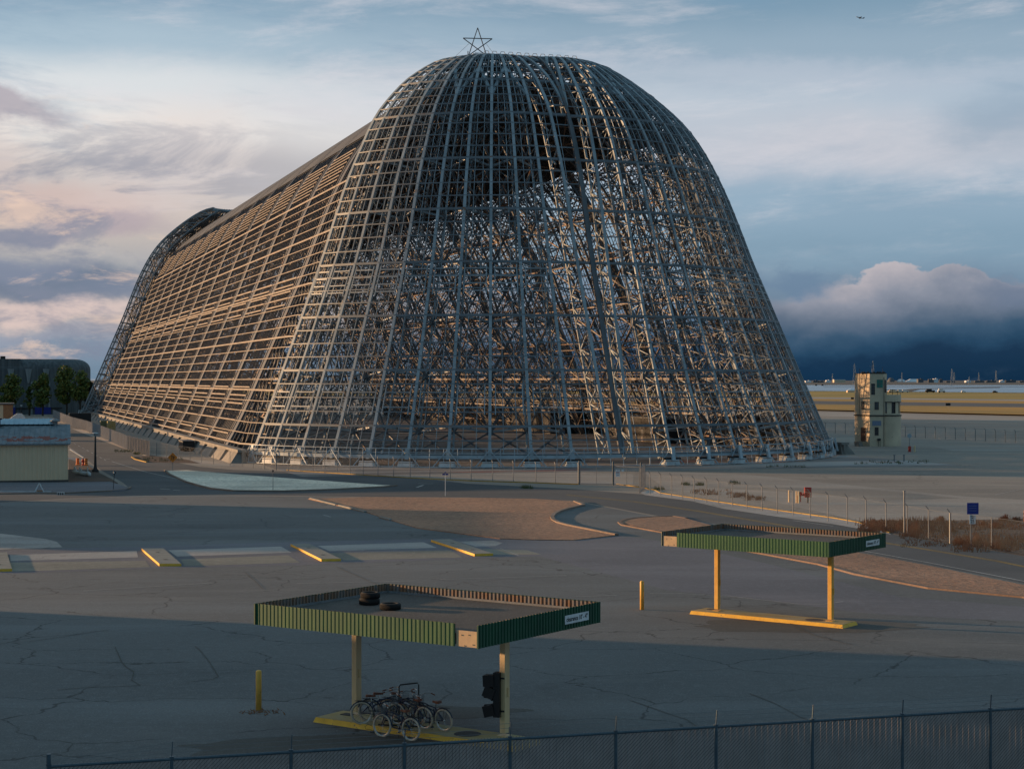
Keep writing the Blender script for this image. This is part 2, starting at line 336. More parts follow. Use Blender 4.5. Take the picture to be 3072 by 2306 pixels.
# ================================================================== sky, sun, camera
SD = V((-.949, .314, 0)).normalized(); EL = R(5.2)
def make_world():
    w = bpy.data.worlds.new('World'); sc.world = w; w.use_nodes = True; nt = w.node_tree
    bg = nt.nodes['Background']
    sky = N(nt, 'ShaderNodeTexSky', sky_type='NISHITA', sun_disc=False, sun_elevation=EL, sun_rotation=atan2(SD.x, SD.y))
    sky.altitude = 10; sky.air_density = 1; sky.dust_density = 1.5
    tc = N(nt, 'ShaderNodeTexCoord'); sp = N(nt, 'ShaderNodeSeparateXYZ'); nt.links.new(tc.outputs['Generated'], sp.inputs[0])
    az = mth(nt, 'ARCTAN2', sp.outputs[0], sp.outputs[1]); el = mth(nt, 'ARCSINE', sp.outputs[2])
    def coords(kx, ky, shear=0.0, off=0):
        c = N(nt, 'ShaderNodeCombineXYZ')
        x = mth(nt, 'MULTIPLY', az, kx)
        y = mth(nt, 'ADD', mth(nt, 'MULTIPLY', el, ky), mth(nt, 'MULTIPLY', az, shear))
        nt.links.new(x, c.inputs[0]); nt.links.new(y, c.inputs[1]); c.inputs[2].default_value = off
        return c.outputs[0]
    n1 = noise(nt, coords(1,1.6), 9, 6, .6); n2 = noise(nt, coords(1,1.6,0,7), 9, 6, .6)
    wx = mth(nt, 'ADD', az, mth(nt, 'MULTIPLY', mth(nt, 'SUBTRACT', n1, .5), .10))
    wy = mth(nt, 'ADD', el, mth(nt, 'MULTIPLY', mth(nt, 'SUBTRACT', n2, .5), .055))
    E = lambda y: (820.7-y)/3743.7
    A = lambda x: (x-1105.6)/3743.7
    def eramp(stops):   # stops: (y in a 2211 px wide view, srgb) converted to elevation, spread to the zenith
        t = mth(nt, 'MULTIPLY', wy2, 1/.26)
        st = sorted([(max(0, min(1, E(y)/.26)), lin(c)) for y, c in stops])
        return ramp(nt, t, st, 'EASE')
    wy2 = mth(nt, 'ADD', el, mth(nt, 'MULTIPLY', mth(nt, 'SUBTRACT', n2, .5), .018))
    left = eramp([(815,(96,120,140)),(745,(112,130,150)),(700,(178,166,162)),(600,(146,148,154)),(470,(182,170,163)),(380,(182,175,172)),(300,(214,207,201)),(200,(196,200,203)),(110,(152,171,185)),(0,(122,147,167))])
    right = eramp([(818,(0,36,62)),(780,(2,42,70)),(750,(22,60,90)),(715,(58,86,112)),(640,(98,120,142)),(540,(116,142,162)),(440,(132,155,174)),(340,(158,168,182)),(230,(150,166,182)),(130,(134,154,171)),(0,(108,136,157))])
    base = mix(nt, smooth(nt, wx, A(250), A(1500)), left, right)
    # high streaky cirrus
    ci = noise(nt, coords(2.6, 12, -.7, 3), 2.6, 8, .66, .25)
    base = mix(nt, mth(nt, 'MULTIPLY', mth(nt, 'MULTIPLY', smooth(nt, ci, .46, .74), smooth(nt, el, E(640), E(420))), .5), base, lin((206,200,204)))
    ci2 = noise(nt, coords(2.0, 11, .9, 11), 2.2, 8, .66, .2)
    base = mix(nt, mth(nt, 'MULTIPLY', mth(nt, 'MULTIPLY', smooth(nt, ci2, .5, .72), smooth(nt, el, E(560), E(300))), .5), base, lin((108,138,162)))
    def blob(b, x, y, rx, ry, c, f=1.0, soft=.45, warp=1):
        ax = wx if warp else az; ay = wy if warp else el
        dx = mth(nt, 'MULTIPLY', mth(nt, 'SUBTRACT', ax, A(x)), 3743.7/rx); dy = mth(nt, 'MULTIPLY', mth(nt, 'SUBTRACT', ay, E(y)), 3743.7/ry)
        d = mth(nt, 'SQRT', mth(nt, 'ADD', mth(nt, 'MULTIPLY', dx, dx), mth(nt, 'MULTIPLY', dy, dy)))
        return mix(nt, mth(nt, 'MULTIPLY', smooth(nt, d, 1+soft, 1-soft), f), b, c)
    b = base
    for (x,y,rx,ry,c,f,s) in [
        (40,255,130,26,(150,140,150),.8,.5),(-60,350,200,60,(190,172,170),.5,.6),
        (170,430,190,48,(186,164,160),.75,.6),(230,480,150,30,(150,138,150),.7,.6),(30,498,110,20,(118,122,142),.85,.45),
        (400,360,160,90,(196,186,186),.45,.8),
        (110,625,215,52,(88,104,128),.9,.4),(10,590,130,36,(112,122,144),.75,.5),(250,640,90,26,(104,116,138),.6,.6),
        (120,690,220,20,(198,178,174),.75,.6),(60,730,220,16,(140,146,162),.6,.6),(-60,720,90,20,(90,104,128),.7,.5),
        (1200,250,900,60,(200,200,203),.3,.9),(1900,330,420,60,(186,184,190),.45,.9),(1750,180,420,28,(172,178,190),.4,.8),
        (2150,280,120,60,(110,136,158),.5,.8),(1980,470,260,40,(120,144,164),.5,.8)]:
        b = blob(b, x, y, rx, ry, lin(c), f, s)
    # broken grey and peach cloud texture low on the left
    t1 = noise(nt, coords(2.2, 7.0, -.25, 21), 5.5, 8, .62, .5); t2 = noise(nt, coords(2.6, 9.0, -.1, 33), 6.5, 8, .65, .4)
    zone = mth(nt, 'MULTIPLY', smooth(nt, az, A(900), A(250)), smooth(nt, el, E(170), E(380)))
    b = mix(nt, mth(nt, 'MULTIPLY', mth(nt, 'MULTIPLY', smooth(nt, t1, .46, .62), zone), .62), b, lin((112,120,140)))
    b = mix(nt, mth(nt, 'MULTIPLY', mth(nt, 'MULTIPLY', smooth(nt, t2, .52, .68), zone), .6), b, lin((214,186,168)))
    zone2 = mth(nt, 'MULTIPLY', smooth(nt, az, A(1200), A(1700)), smooth(nt, el, E(480), E(640)))
    b = mix(nt, mth(nt, 'MULTIPLY', mth(nt, 'MULTIPLY', smooth(nt, t1, .5, .68), zone2), .3), b, lin((92,112,134)))
    # storm bank on the right: sunlit heads over a dark base
    shade = ramp(nt, mth(nt, 'MULTIPLY', wy, 1/.08), [(0,lin((0,38,64))),(.16,lin((2,42,70))),(.24,lin((20,58,86))),(.36,lin((44,74,100))),(.5,lin((84,99,119))),(.66,lin((122,128,143))),(.82,lin((166,160,166))),(1,lin((212,202,201)))])
    for (x,y,rx,ry,s) in [(1895,618,118,46,.06),(1990,640,150,38,.06),(2140,652,170,36,.08),(2010,664,200,56,.12),(1800,640,140,52,.2),(1720,690,190,55,.3),(2180,690,220,70,.25),(2240,650,120,40,.3),(2000,760,420,70,.35)]:
        ax, ay = wx, wy
        dx = mth(nt, 'MULTIPLY', mth(nt, 'SUBTRACT', ax, A(x)), 3743.7/rx); dy = mth(nt, 'MULTIPLY', mth(nt, 'SUBTRACT', ay, E(y)), 3743.7/ry)
        d = mth(nt, 'SQRT', mth(nt, 'ADD', mth(nt, 'MULTIPLY', dx, dx), mth(nt, 'MULTIPLY', dy, dy)))
        b = mix(nt, smooth(nt, d, 1+s, 1-s), b, shade)
    b = blob(b, 1700, 590, 70, 22, lin((92,116,142)), .8, .5)
    b = blob(b, 2170, 640, 110, 26, lin((84,102,128)), .6, .7)
    # zenith and the rest of the dome (lighting): bluer, dimmer; warm around the low sun
    up = mix(nt, smooth(nt, el, .22, .6), b, lin((104,132,147)))
    dt = N(nt, 'ShaderNodeVectorMath', operation='DOT_PRODUCT'); nt.links.new(tc.outputs['Generated'], dt.inputs[0]); dt.inputs[1].default_value = (SD.x*cos(EL), SD.y*cos(EL), sin(EL))
    up = mix(nt, mth(nt, 'MULTIPLY', smooth(nt, dt.outputs['Value'], .8, 1.0), .8), up, (1.0,.55,.28))
    back = smooth(nt, sp.outputs[1], .1, -.6)
    up = mix(nt, mth(nt, 'MULTIPLY', back, .8), up, lin((86,122,144)))
    skc = mix(nt, 1.0, sky.outputs[0], (.1,.1,.1), 'MULTIPLY')
    fin = mix(nt, .94, skc, up)
    below = smooth(nt, sp.outputs[2], -.02, -.002)
    fin = mix(nt, below, (.03,.04,.05), fin)
    nt.links.new(fin, bg.inputs[0]); bg.inputs[1].default_value = .94
make_world()
sl = bpy.data.lights.new('sun', 'SUN'); sl.energy = 4.7; sl.angle = R(.6); sl.color = (1.0,.61,.32)
so = bpy.data.objects.new('sun', sl); col.objects.link(so)
so.rotation_euler = V((-SD.x*cos(EL), -SD.y*cos(EL), -sin(EL))).to_track_quat('-Z', 'Y').to_euler()
so.location = (-300, 100, 60)
cd = bpy.data.cameras.new('camera'); cam = bpy.data.objects.new('camera', cd); col.objects.link(cam)
cam.location = (0,0,H); cam.rotation_euler = (pi/2,0,0); cd.sensor_width = 36; cd.lens = 36*F/3072
cd.shift_y = -13/3072; cd.clip_start = .5; cd.clip_end = 80000; sc.camera = cam
sc.view_settings.view_transform = 'Standard'; sc.view_settings.look = 'None'; sc.view_settings.exposure = .5; sc.view_settings.gamma = 1
sc.cycles.max_bounces = 5; sc.cycles.diffuse_bounces = 3; sc.cycles.transparent_max_bounces = 12

# ================================================================== ground
def sheet(name, pts, z, mat, thick=0, kind='structure'):
    m = MB(); pts = [(p[0], p[1]) for p in pts]
    if thick: m.prism(pts, z-thick, z)
    else: m.add([(x,y,z) for x,y in pts], [tuple(range(len(pts)))])
    o = m.build(name, mat)
    # concave outlines: let Blender triangulate properly
    import bmesh
    bm = bmesh.new(); bm.from_mesh(o.data); bmesh.ops.recalc_face_normals(bm, faces=bm.faces)
    if not thick:
        for f in bm.faces:
            if f.normal.z < 0: f.normal_flip()
    bmesh.ops.triangulate(bm, faces=[f for f in bm.faces if len(f.verts) > 4]); bm.to_mesh(o.data); bm.free()
    return tag(o, kind=kind)
def P(*l): return [G(x, y) for x, y in l]
def band(name, yl0, yr0, yl1, yr1, z, mat, x0=-900, x1=4200):
    f = lambda yl, yr, x: yl+(yr-yl)*(x-2470)/602
    a = max(1141.6, f(yl0,yr0,x0)); b = f(yl0,yr0,x1); c = f(yl1,yr1,x1); d = max(a+.6, f(yl1,yr1,x0))
    return sheet(name, P((x0,a),(x1,b),(x1,c),(x0,d)), z, mat)
sheet('ground', [(-30000,-200),(30000,-200),(30000,45000),(-30000,45000)], 0, M['apron'])
sheet('marsh', [(-30000,1650),(30000,1650),(30000,45000),(-30000,45000)], .25, M['marsh'])
sheet('bay_water', P((-2000,1155.6),(5000,1155.6),(5000,1184),(3072,1179.5),(2470,1174),(-2000,1170)), .5, M['water'])
sheet('sand_spit', P((2690,1176),(2705,1170.5),(2745,1167.5),(2900,1164.2),(3000,1162.6),(3000,1164.2),(2900,1165.9),(2762,1168.6),(2735,1176)), .8, M['marsh'], .5)
sheet('mud_bank', P((2470,1160),(2900,1160.6),(3100,1161),(3100,1161.5),(2470,1160.7)), .8, M['marsh'], .4)
band('grass_field', 1173.6,1179.6, 1194.2,1201, .3, M['grass'], 1500)
band('taxiway', 1193,1200, 1198.5,1205.5, .34, M['apron_light'], 1500)
band('grass_field', 1198,1205, 1206,1214, .38, M['grass2'], 1500)
band('runway', 1205,1213, 1216,1226, .42, M['road'], 1500)
band('grass_field', 1215.5,1225, 1232.6,1248, .46, M['grass2'], 1500)
band('apron_strip', 1236,1252, 1248,1266, .02, M['apron_light'], 1700)
sheet('grass_field', P((-900,1160),(1700,1166),(1700,1184),(-900,1196)), .35, M['grass'])
# pale concrete wedges on the apron (right)
sheet('apron_patch', P((1920,1409),(2250,1424),(2560,1456),(2900,1489),(3300,1512),(3300,1640),(2900,1560),(2580,1562),(2300,1500),(2000,1468)), .004, M['apron_light'])
sheet('apron_patch', P((2100,1460),(2600,1466),(2880,1494),(2660,1500),(2400,1478)), .008, M['apron'])
sheet('apron_patch', P((2800,1340),(3300,1334),(3300,1352),(2860,1352)), .004, M['apron_light'])
sheet('apron_patch', P((1040,1424),(1740,1450),(1900,1453),(1900,1422),(1740,1414),(900,1404)), .004, M['apron_light'])
sheet('parking_lot', [(-75,-30),(75,-30)]+P((3500,1860),(3072,1755),(2590,1660),(2141,1576),(1942,1545),(1725,1503),(1400,1494),(1100,1492),(700,1486),(300,1490),(0,1508),(-700,1512)), .004, M['lot'])
UE = [(700,1409),(1087,1421),(1315,1440),(1400,1450),(1700,1465),(1935,1483),(2079,1502),(2171,1524),(2388,1556),(2500,1570),(2673,1601),(2791,1621),(2949,1646),(3072,1668),(3400,1730)]
LE = [(3400,1822),(3072,1749),(2789,1693),(2590,1656),(2143,1576),(2027,1556),(1942,1541),(1725,1501),(1400,1491),(1100,1489.5),(700,1484)]
sheet('road', P((160,1268),(222,1272),(330,1312),(420,1352),(500,1382),(600,1400),*UE,*LE,(400,1486),(200,1494),(0,1507),(-500,1520),(-500,1484),(0,1482),(200,1478),(390,1466),(370,1448),(300,1408),(215,1345),(150,1300)), .008, M['road'])
sheet('pavement', P((-500,1450),(0,1449),(206,1449),(330,1447),(358,1455),(388,1466),(375,1472),(206,1479),(0,1481),(-500,1482)), .10, M['repave'], .1)
sheet('soil_bed', P((206,1378),(262,1395),(300,1420),(335,1437),(354,1450),(330,1448),(206,1448)), .05, M['soil'], .05)
sheet('fence_strip', P((215,1286),(330,1330),(445,1371),(560,1392),(700,1400),(700,1394),(470,1362),(383,1344),(260,1289)), .012, M['apron_light'])
sheet('weed_patch', P((395,1371),(450,1366),(560,1378),(600,1390),(440,1386)), .03, M['soil'])
# sidewalk between road and yellow kerb
sheet('pavement', P((1920,1478),(1950,1470),(1966,1472),(1981,1480),(2036,1488),(2144,1505),(2253,1521),(2361,1536),(2500,1555),(2574,1568),(2669,1600),(2673,1603),(2500,1572),(2388,1558),(2171,1526),(2079,1504),(1935,1485)), .02, M['pad'])
# gravel islands
sheet('gravel_island', P((497,1414),(560,1412),(700,1424),(900,1439),(1150,1457),(1182,1458),(1000,1469),(850,1474),(700,1473),(633,1466),(560,1447),(510,1424)), .10, M['gravel_white'], .1)
G2 = [(925,1497),(1100,1492),(1400,1494),(1600,1497),(1725,1505),(1751,1518),(1700,1529),(1664,1542),(1655,1553),(1668,1566),(1705,1577),(1770,1590),(1850,1606),(1720,1621),(1600,1620),(1500,1617),(1400,1604),(1253,1585),(1170,1560),(1100,1537)]
sheet('gravel_area', P(*G2), .06, M['gravel'], .06)
G3 = [(1858,1569),(1872,1561),(1900,1556),(1960,1552),(2020,1550.5),(2060,1557),(2141,1579),(2590,1662),(2789,1699),(3072,1757),(3400,1830),(3400,1850),(3072,1792),(2789,1765),(2568,1723),(2458,1693),(2237,1652),(1983,1596)]
sheet('gravel_area', P(*G3), .07, M['gravel'], .07)
def kerb(name, pts, mat, w=.2, h=.14, closed=False):
    m = MB(); q = [V(G(x, y)) for x, y in pts]
    L = []; Rr = []
    for i, p in enumerate(q):
        a = q[(i-1) % len(q)] if (i or closed) else p; b = q[(i+1) % len(q)] if (i < len(q)-1 or closed) else p
        d = (b-a).normalized(); n = V((-d.y, d.x, 0))*(w/2); L.append(p+n); Rr.append(p-n)
    k = len(q); up = V((0,0,h))
    m.add([*L, *Rr, *[x+up for x in L], *[x+up for x in Rr]],
          [f for i in range(k if closed else k-1) for j in [(i+1) % k] for f in ((i,j,2*k+j,2*k+i),(k+j,k+i,3*k+i,3*k+j),(2*k+i,2*k+j,3*k+j,3*k+i))]+([(0,2*k,3*k,k),(k-1,2*k-1,4*k-1,3*k-1)] if not closed else []))
    o = m.build(name, mat); return tag(o, kind='structure')
kerb('kerb', [(1725,1506),(1751,1517),(1725,1523),(1700,1529),(1676,1537),(1662,1545),(1656,1554),(1660,1562),(1675,1570),(1705,1578),(1770,1591),(1850,1607)], M['kerb'], .3, .16)
kerb('kerb', [(2060,1556),(2020,1550),(1960,1551.5),(1900,1555.5),(1872,1561),(1858,1568),(1868,1576),(1983,1597),(2237,1653),(2458,1694),(2568,1724),(2789,1766),(3072,1793),(3400,1851)], M['kerb_red'], .28, .1)
kerb('kerb', [(495,1412),(508,1424),(558,1447),(600,1459),(633,1467),(700,1474),(850,1475),(1000,1470),(1150,1462),(1190,1458)], M['kerb'], .22, .16)
kerb('kerb', [(1850,1452),(1935,1464),(1966,1471),(1981,1479),(2036,1487.5),(2144,1504),(2253,1520),(2361,1535),(2500,1554),(2574,1567),(2669,1599)], M['line_yellow'], .14, .08)
kerb('kerb', [(-500,1483),(0,1482),(206,1480),(330,1474),(388,1467),(392,1462)], M['kerb'], .2, .13)
kerb('kerb', [(860,1411),(1050,1423),(1230,1434),(1414,1443),(1608,1449),(1735,1453.5)], M['line_yellow'], .12, .1)
kerb('kerb', [(395,1371),(405,1378),(440,1387)], M['line_yellow'], .2, .12)
# pads between the pump islands
for q in [((30,1664),(410,1652.5),(414,1671),(32,1682)),((505,1650),(843,1639),(875,1657),(531,1669)),((953,1637),(1271,1626),(1311,1642.5),(989,1653)),((1376,1624.5),(1478,1621),(1508,1628),(1487,1637),(1427,1639)),((-400,1600),(0,1600),(137,1616),(171,1625),(187,1641),(0,1648),(-400,1655))]:
    sheet('concrete_pad', P(*q), .010, M['pad'])
for q in [((30,1687),(437,1682),(451,1701),(36,1714)),((542,1677.5),(865,1665),(900,1687),(553,1698)),((989,1659),(1351,1650),(1387,1671.5),(1033,1680.5)),((1447,1646),(1581,1650),(1624,1662.5),(1483,1664))]:
    sheet('concrete_pad', P(*q), .012, M['pad_green'])
sheet('patched_strip', P((-400,1655),(0,1650),(900,1625),(1500,1611),(1700,1612),(1780,1640),(1620,1668),(1400,1676),(900,1695),(480,1704),(0,1722),(-400,1735)), .008, M['repave'])
sheet('patched_strip', P((1480,1632),(1700,1621),(1860,1607),(2000,1625),(2300,1690),(2700,1790),(3300,1838),(3300,1870),(2900,1856),(2600,1840),(2300,1800),(2000,1770),(1700,1690)), .0065, M['repave'])
def blobpts(cx, cy, rx, ry, n=48, j=.12):
    rnd = random.Random(int(cx)); ph = [rnd.uniform(0, 6.28) for _ in range(4)]
    return [(cx+rx*cos(t)*(1+j*sin(3*t+ph[0])+j*.6*sin(7*t+ph[1])+j*.3*sin(13*t+ph[2])), cy+ry*sin(t)*(1+j*sin(4*t+ph[3])+j*.5*sin(9*t+ph[1]))) for t in [2*pi*k/n for k in range(n)]]
sheet('oil_stain', blobpts(-4.8, 51.6, 5.4, 2.0), .008, M['stain2'])
sheet('oil_stain', blobpts(-2.5, 57.5, 3.0, 1.1), .008, M['stain2'])
sheet('oil_stain', blobpts(13.0, 77.6, 5.0, 2.2), .008, M['stain2'])
def stripe(name, pts, w, mat, z=.016):
    q = [V(G(x, y)) for x, y in pts]; m = MB()
    for a, b in zip(q, q[1:]):
        d = (b-a).normalized(); n = V((-d.y, d.x, 0))*(w/2)
        m.add([a-n+V((0,0,z)), b-n+V((0,0,z)), b+n+V((0,0,z)), a+n+V((0,0,z))], [(0,1,2,3)])
    return tag(m.build(name, mat), kind='structure')
yl = [(1700,1483),(1900,1503),(2090,1531),(2250,1558),(2450,1592),(2673,1630),(2750,1642),(2989,1681),(3300,1745)]
stripe('road_marking', yl, .12, M['line_yellow']); stripe('road_marking', [(x, y+2.4) for x, y in yl], .12, M['line_yellow'], .0165)
stripe('road_marking', [(2000,1550),(2143,1573),(2590,1652),(2789,1688),(3072,1743),(3300,1787)], .12, M['line_white'])
stripe('road_marking', [(2380,1561),(2500,1578)], .1, M['line_white'])
stripe('road_marking', [(335,1384),(440,1416),(600,1452)], .12, M['line_white'])
for i in range(9):
    a = (208+i*13, 1322+i*7.0); stripe('road_marking', [a, (a[0]+6, a[1]+3.2)], .12, M['line_white'])
for a in [((1255,1450),(1300,1451)),((1250,1462),(1270,1455)),((480,1466),(510,1468)),((300,1375),(330,1377)),((520,1470),(540,1471))]: stripe('road_marking', a, .25, M['line_white'], .02)
stripe('road_marking', [(1950,1780),(2040,1780),(2190,1788),(2400,1812),(2470,1812),(2530,1804)], .07, M['line_white'])
for a in [((2985,1484),(3072,1465)),((890,1750),(1240,1742)),((1320,1738),(1700,1726)),((250,1772),(640,1748)),((1720,1790),(1850,1785)),((1500,1644),(1556,1666))]: stripe('road_marking', a, .07, M['line_white'])
stripe('road_marking', [(970,1544),(993,1551)], .1, M['line_white'])
for k_, q_ in enumerate([[(2250,2080),(2330,2112),(2400,2150),(2560,2206),(2700,2262)],[(1890,2100),(2010,2142),(2060,2158),(2120,2200),(2230,2270)],[(0,1614),(350,1617),(700,1610),(1000,1603),(1290,1590)],[(585,1938),(600,1950),(628,1985),(655,2028),(640,2036),(560,2046)],[(345,1940),(365,1985),(378,2000),(402,2015),(395,2040),(420,2055)],[(735,1716),(775,1752),(790,1768)],[(1010,1700),(1060,1722),(1130,1752)],[(0,1930),(90,1924),(220,1905),(330,1888)],[(170,2070),(250,2062),(420,2056)],[(2350,1860),(2440,1905),(2560,1935)]]):
    stripe('tar_seam', q_, .045, M['stain2'], .0175+.0004*k_)
# ================================================================== the hangar frame
PROF = [(4.6,59.0),(6,58.8),(9,58.0),(12,56.4),(15,54.3),(18,51.9),(21,49.1),(23.3,46.2),(25.3,42.9),(27.5,38.4),(29.6,33.2),(31.6,28),(34.5,21.2),(37.5,14.2),(40.5,7.3),(43.0,1.6)]
def resample(pts, step):
    # smooth (Catmull-Rom) then even arclength
    d = []
    n = len(pts)
    for i in range(n-1):
        p0 = pts[max(0,i-1)]; p1 = pts[i]; p2 = pts[i+1]; p3 = pts[min(n-1,i+2)]
        for k in range(10):
            t = k/10
            d.append(tuple(.5*(2*b+(c-a)*t+(2*a-5*b+4*c-e)*t*t+(3*b-a-3*c+e)*t**3) for a,b,c,e in zip(p0,p1,p2,p3)))
    d.append(pts[-1])
    L = [0]
    for a, b in zip(d, d[1:]): L.append(L[-1]+math.dist(a, b))
    m = max(2, round(L[-1]/step)); out = []; j = 0
    for i in range(m+1):
        t = L[-1]*i/m
        while j < len(L)-2 and L[j+1] < t: j += 1
        f = (t-L[j])/max(1e-9, L[j+1]-L[j]); out.append(tuple(a+(b-a)*f for a, b in zip(d[j], d[j+1])))
    return out
ANG = atan2(.301, .954); LEN = 253.0
hangar = empty('airship_hangar', (1.1,261.3,0), ANG, 'huge airship hangar stripped to its bare steel skeleton with rounded doors', 'hangar')
DP = resample(PROF, 1.93)           # door levels from the crown down
OFF = 4.1
def door_leaf(side, thmax):
    """side -1: left leaf, angles measured from the front axis"""
    c = OFF*side
    if side < 0: DP = [(r+1.3*max(0.0, min(1.0, (z-44)/10)), z-.35*max(0.0, min(1.0, (z-54)/4))) for r, z in globals()['DP']]
    else: DP = [(r*.992, z) for r, z in globals()['DP']]
    def pt(r, th, z): return (c+side*r*sin(th), -r*cos(th), z)      # th >= 0 away from the seam, th < 0 towards it
    ths = [R(3.6+6.94*j) for j in range(40) if 3.6+6.94*j < thmax-3]+[R(thmax)]
    nl = len(DP)
    def inner(i):
        r, z = DP[i]; o = min(3.3, .3*r); return (r-o, z-min(1.2, .25*o))
    skin = MB(); gt = MB()
    def thseam(r): return -asin(min(.999, (OFF-.18)/r))
    # girts
    for i, (r, z) in enumerate(DP):
        if i == 0: continue
        tl = [thseam(r)]+ths; big = (nl-1-i) % 4 == 2
        w = .3 if big else .15
        sub = []
        for a, b in zip(tl, tl[1:]): sub += [a]
        sub.append(tl[-1])
        for a, b in zip(sub, sub[1:]):
            gt.beam(pt(r+.12,a,z), pt(r+.12,b,z), .12, w)
        if big: 
            for a, b in zip(sub, sub[1:]): gt.beam(pt(r-.5,a,z-.1), pt(r-.5,b,z-.1), .1, .18)
    # light intermediate posts
    for a, b in zip([None]+ths, ths):
        for f in (1/3, 2/3):
            pts = []
            for (r, z) in DP[1:]:
                a0 = thseam(r) if a is None else a
                pts.append(pt(r, a0+(b-a0)*f, z))
            if a is None: pts = pts[2:]
            skin.poly(pts, .07, .08)
    # window belts: short extra rails and end posts inside each bay
    for (z0, z1, k) in ((6.6,10.4,2),(22.2,26.2,4)):
        lv = [z0+(z1-z0)*(j+.5)/k for j in range(k)]
        def rz(z):
            for (r1,za),(r2,zb) in zip(DP, DP[1:]):
                if zb <= z <= za: return r1+(r2-r1)*(za-z)/(za-zb)
            return DP[-1][0]
        for a, b in zip(ths, ths[1:]):
            t0 = a+(b-a)*.14; t1 = a+(b-a)*.86
            for z in lv: skin.beam(pt(rz(z)+.12,t0,z), pt(rz(z)+.12,t1,z), .12, .15)
            for t in (t0, t1): skin.beam(pt(rz(z1)+.1,t,z1), pt(rz(z0)+.1,t,z0), .12, .14)
    # inner lattice: hoops, cross braces, raking struts to the star nodes
    outer_skin = skin; skin = MB()
    idx = [i for i in range(2, nl) if (nl-1-i) % 4 == 2]
    for n_, i in enumerate(idx):
        r, z = inner(i)
        for a, b in zip(ths, ths[1:]): skin.beam(pt(r,a,z), pt(r,b,z), .16)
        for j in range(0, len(ths), 1):
            for dj in (-1, 1):
                if 0 <= j+dj < len(ths):
                    ro, zo = DP[i]
                    if j % 2 == 0: outer_skin.beam(pt(r,ths[j],z), pt(ro-.2,ths[j+dj],zo), .28)
                    if j % 2 == 0 and i+2 < nl: skin.beam(pt(r,ths[j],z), pt(DP[i+2][0]-.2,ths[j+dj],DP[i+2][1]), .15)
                    if j % 2 == 0 and i-2 > 0: skin.beam(pt(r,ths[j],z), pt(DP[i-2][0]-.2,ths[j+dj],DP[i-2][1]), .15)
        if n_+1 < len(idx):
            r2, z2 = inner(idx[n_+1])
            for j in range(len(ths)-1):
                a, b = ths[j], ths[j+1]
                skin.beam(pt(r,a,z), pt(r2,b,z2), .19); skin.beam(pt(r,b,z), pt(r2,a,z2), .19)
                ro, zo = DP[(i+idx[n_+1])//2]; am = (a+b)/2
                for q in (pt(r,a,z), pt(r,b,z), pt(r2,a,z2), pt(r2,b,z2)): skin.beam(q, pt(ro-.25,am,zo), .08)
    for i, n_ in [(i, 0) for i in idx]:
        r, z = inner(i)
        for th in ths[::2]: skin.box(pt(r,th,z), (.75,.75,.75), side*th)     # gusset nodes
    # fine secondary bracing half way between the skins
    rnd = random.Random(5)
    def mid(i): r_, z_ = DP[i]; return (r_-min(1.5,.15*r_), z_-.3)
    for i in range(3, nl-3, 2):
        ra, za = mid(i); rb, zb = mid(i+2)
        for j in range(len(ths)-1):
            a, b = ths[j], ths[j+1]; c_ = (a+b)/2
            for u1, u2 in ((a,c_),(c_,b)):
                if rnd.random() < .8: skin.beam(pt(ra,u1,za), pt(rb,u2,zb), .09)
                if rnd.random() < .8: skin.beam(pt(ra,u2,za), pt(rb,u1,zb), .09)
    # lowest panel braces
    r, z = inner(nl-3)
    for j in range(len(ths)-1):
        a, b = ths[j], ths[j+1]
        skin.beam(pt(r,a,z), pt(43.0,b,1.5), .18); skin.beam(pt(r,b,z), pt(43.0,a,1.5), .18)
    inner_skin = skin; skin = outer_skin
    # W bracing near the crown
    i0, i1 = 5, 9
    for j in range(len(ths)-1):
        a, b = ths[j], ths[j+1]; ia, ib = (i0, i1) if j % 2 else (i1, i0)
        skin.beam(pt(DP[ia][0]-.1,a,DP[ia][1]), pt(DP[ib][0]-.1,b,DP[ib][1]), .42, .3)
    # crown girder
    cr = [pt(DP[1][0], thseam(DP[1][0])+(R(thmax)-thseam(DP[1][0]))*k/10, DP[1][1]-.4) for k in range(11)]
    skin.poly(cr, .5, .9)
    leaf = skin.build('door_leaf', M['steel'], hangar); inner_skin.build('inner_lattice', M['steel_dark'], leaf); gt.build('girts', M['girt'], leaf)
    for j, th in enumerate(ths):
        m = MB(); e = th == ths[-1]
        tw = .52 if e else .38
        up = V((side*cos(th), sin(th), 0))
        oc = [pt(r, th, z) for (r, z) in DP[1:]]
        ic = [pt(*[inner(i)[0], th, inner(i)[1]]) for i in range(1, nl)]
        for a, b in zip(oc, oc[1:]): m.beam(a, b, .3, tw, up)
        for a, b in zip(ic, ic[1:]): m.beam(a, b, .2, .26, up)
        for k in range(0, len(oc)-1): 
            m.beam(oc[k] if k % 2 else ic[k], ic[k+1] if k % 2 else oc[k+1], .1)
            if k % 2: m.beam(oc[k], ic[k], .1)
        m.build('rib', M['steel'], leaf)
    # ribs that die into the seam
    for j in range(7):
        th = -R(3.34+6.94*j); m = MB(); up = V((side*cos(th), sin(th), 0))
        rows = [i for i in range(1, nl) if DP[i][0]*sin(-th) < OFF-.2]
        if len(rows) < 3: continue
        oc = [pt(DP[i][0], th, DP[i][1]) for i in rows]; ic = [pt(inner(i)[0], th, inner(i)[1]) for i in rows]
        for a, b in zip(oc, oc[1:]): m.beam(a, b, .28, .42, up)
        for a, b in zip(ic, ic[1:]): m.beam(a, b, .2, .3, up)
        for k in range(len(oc)-1): m.beam(oc[k] if k % 2 else ic[k], ic[k+1] if k % 2 else oc[k+1], .15)
        for a, b in zip(ic[1::3], ic[2::3]): m.beam(a, (a[0], a[1]-3, a[2]-1.5), .2)
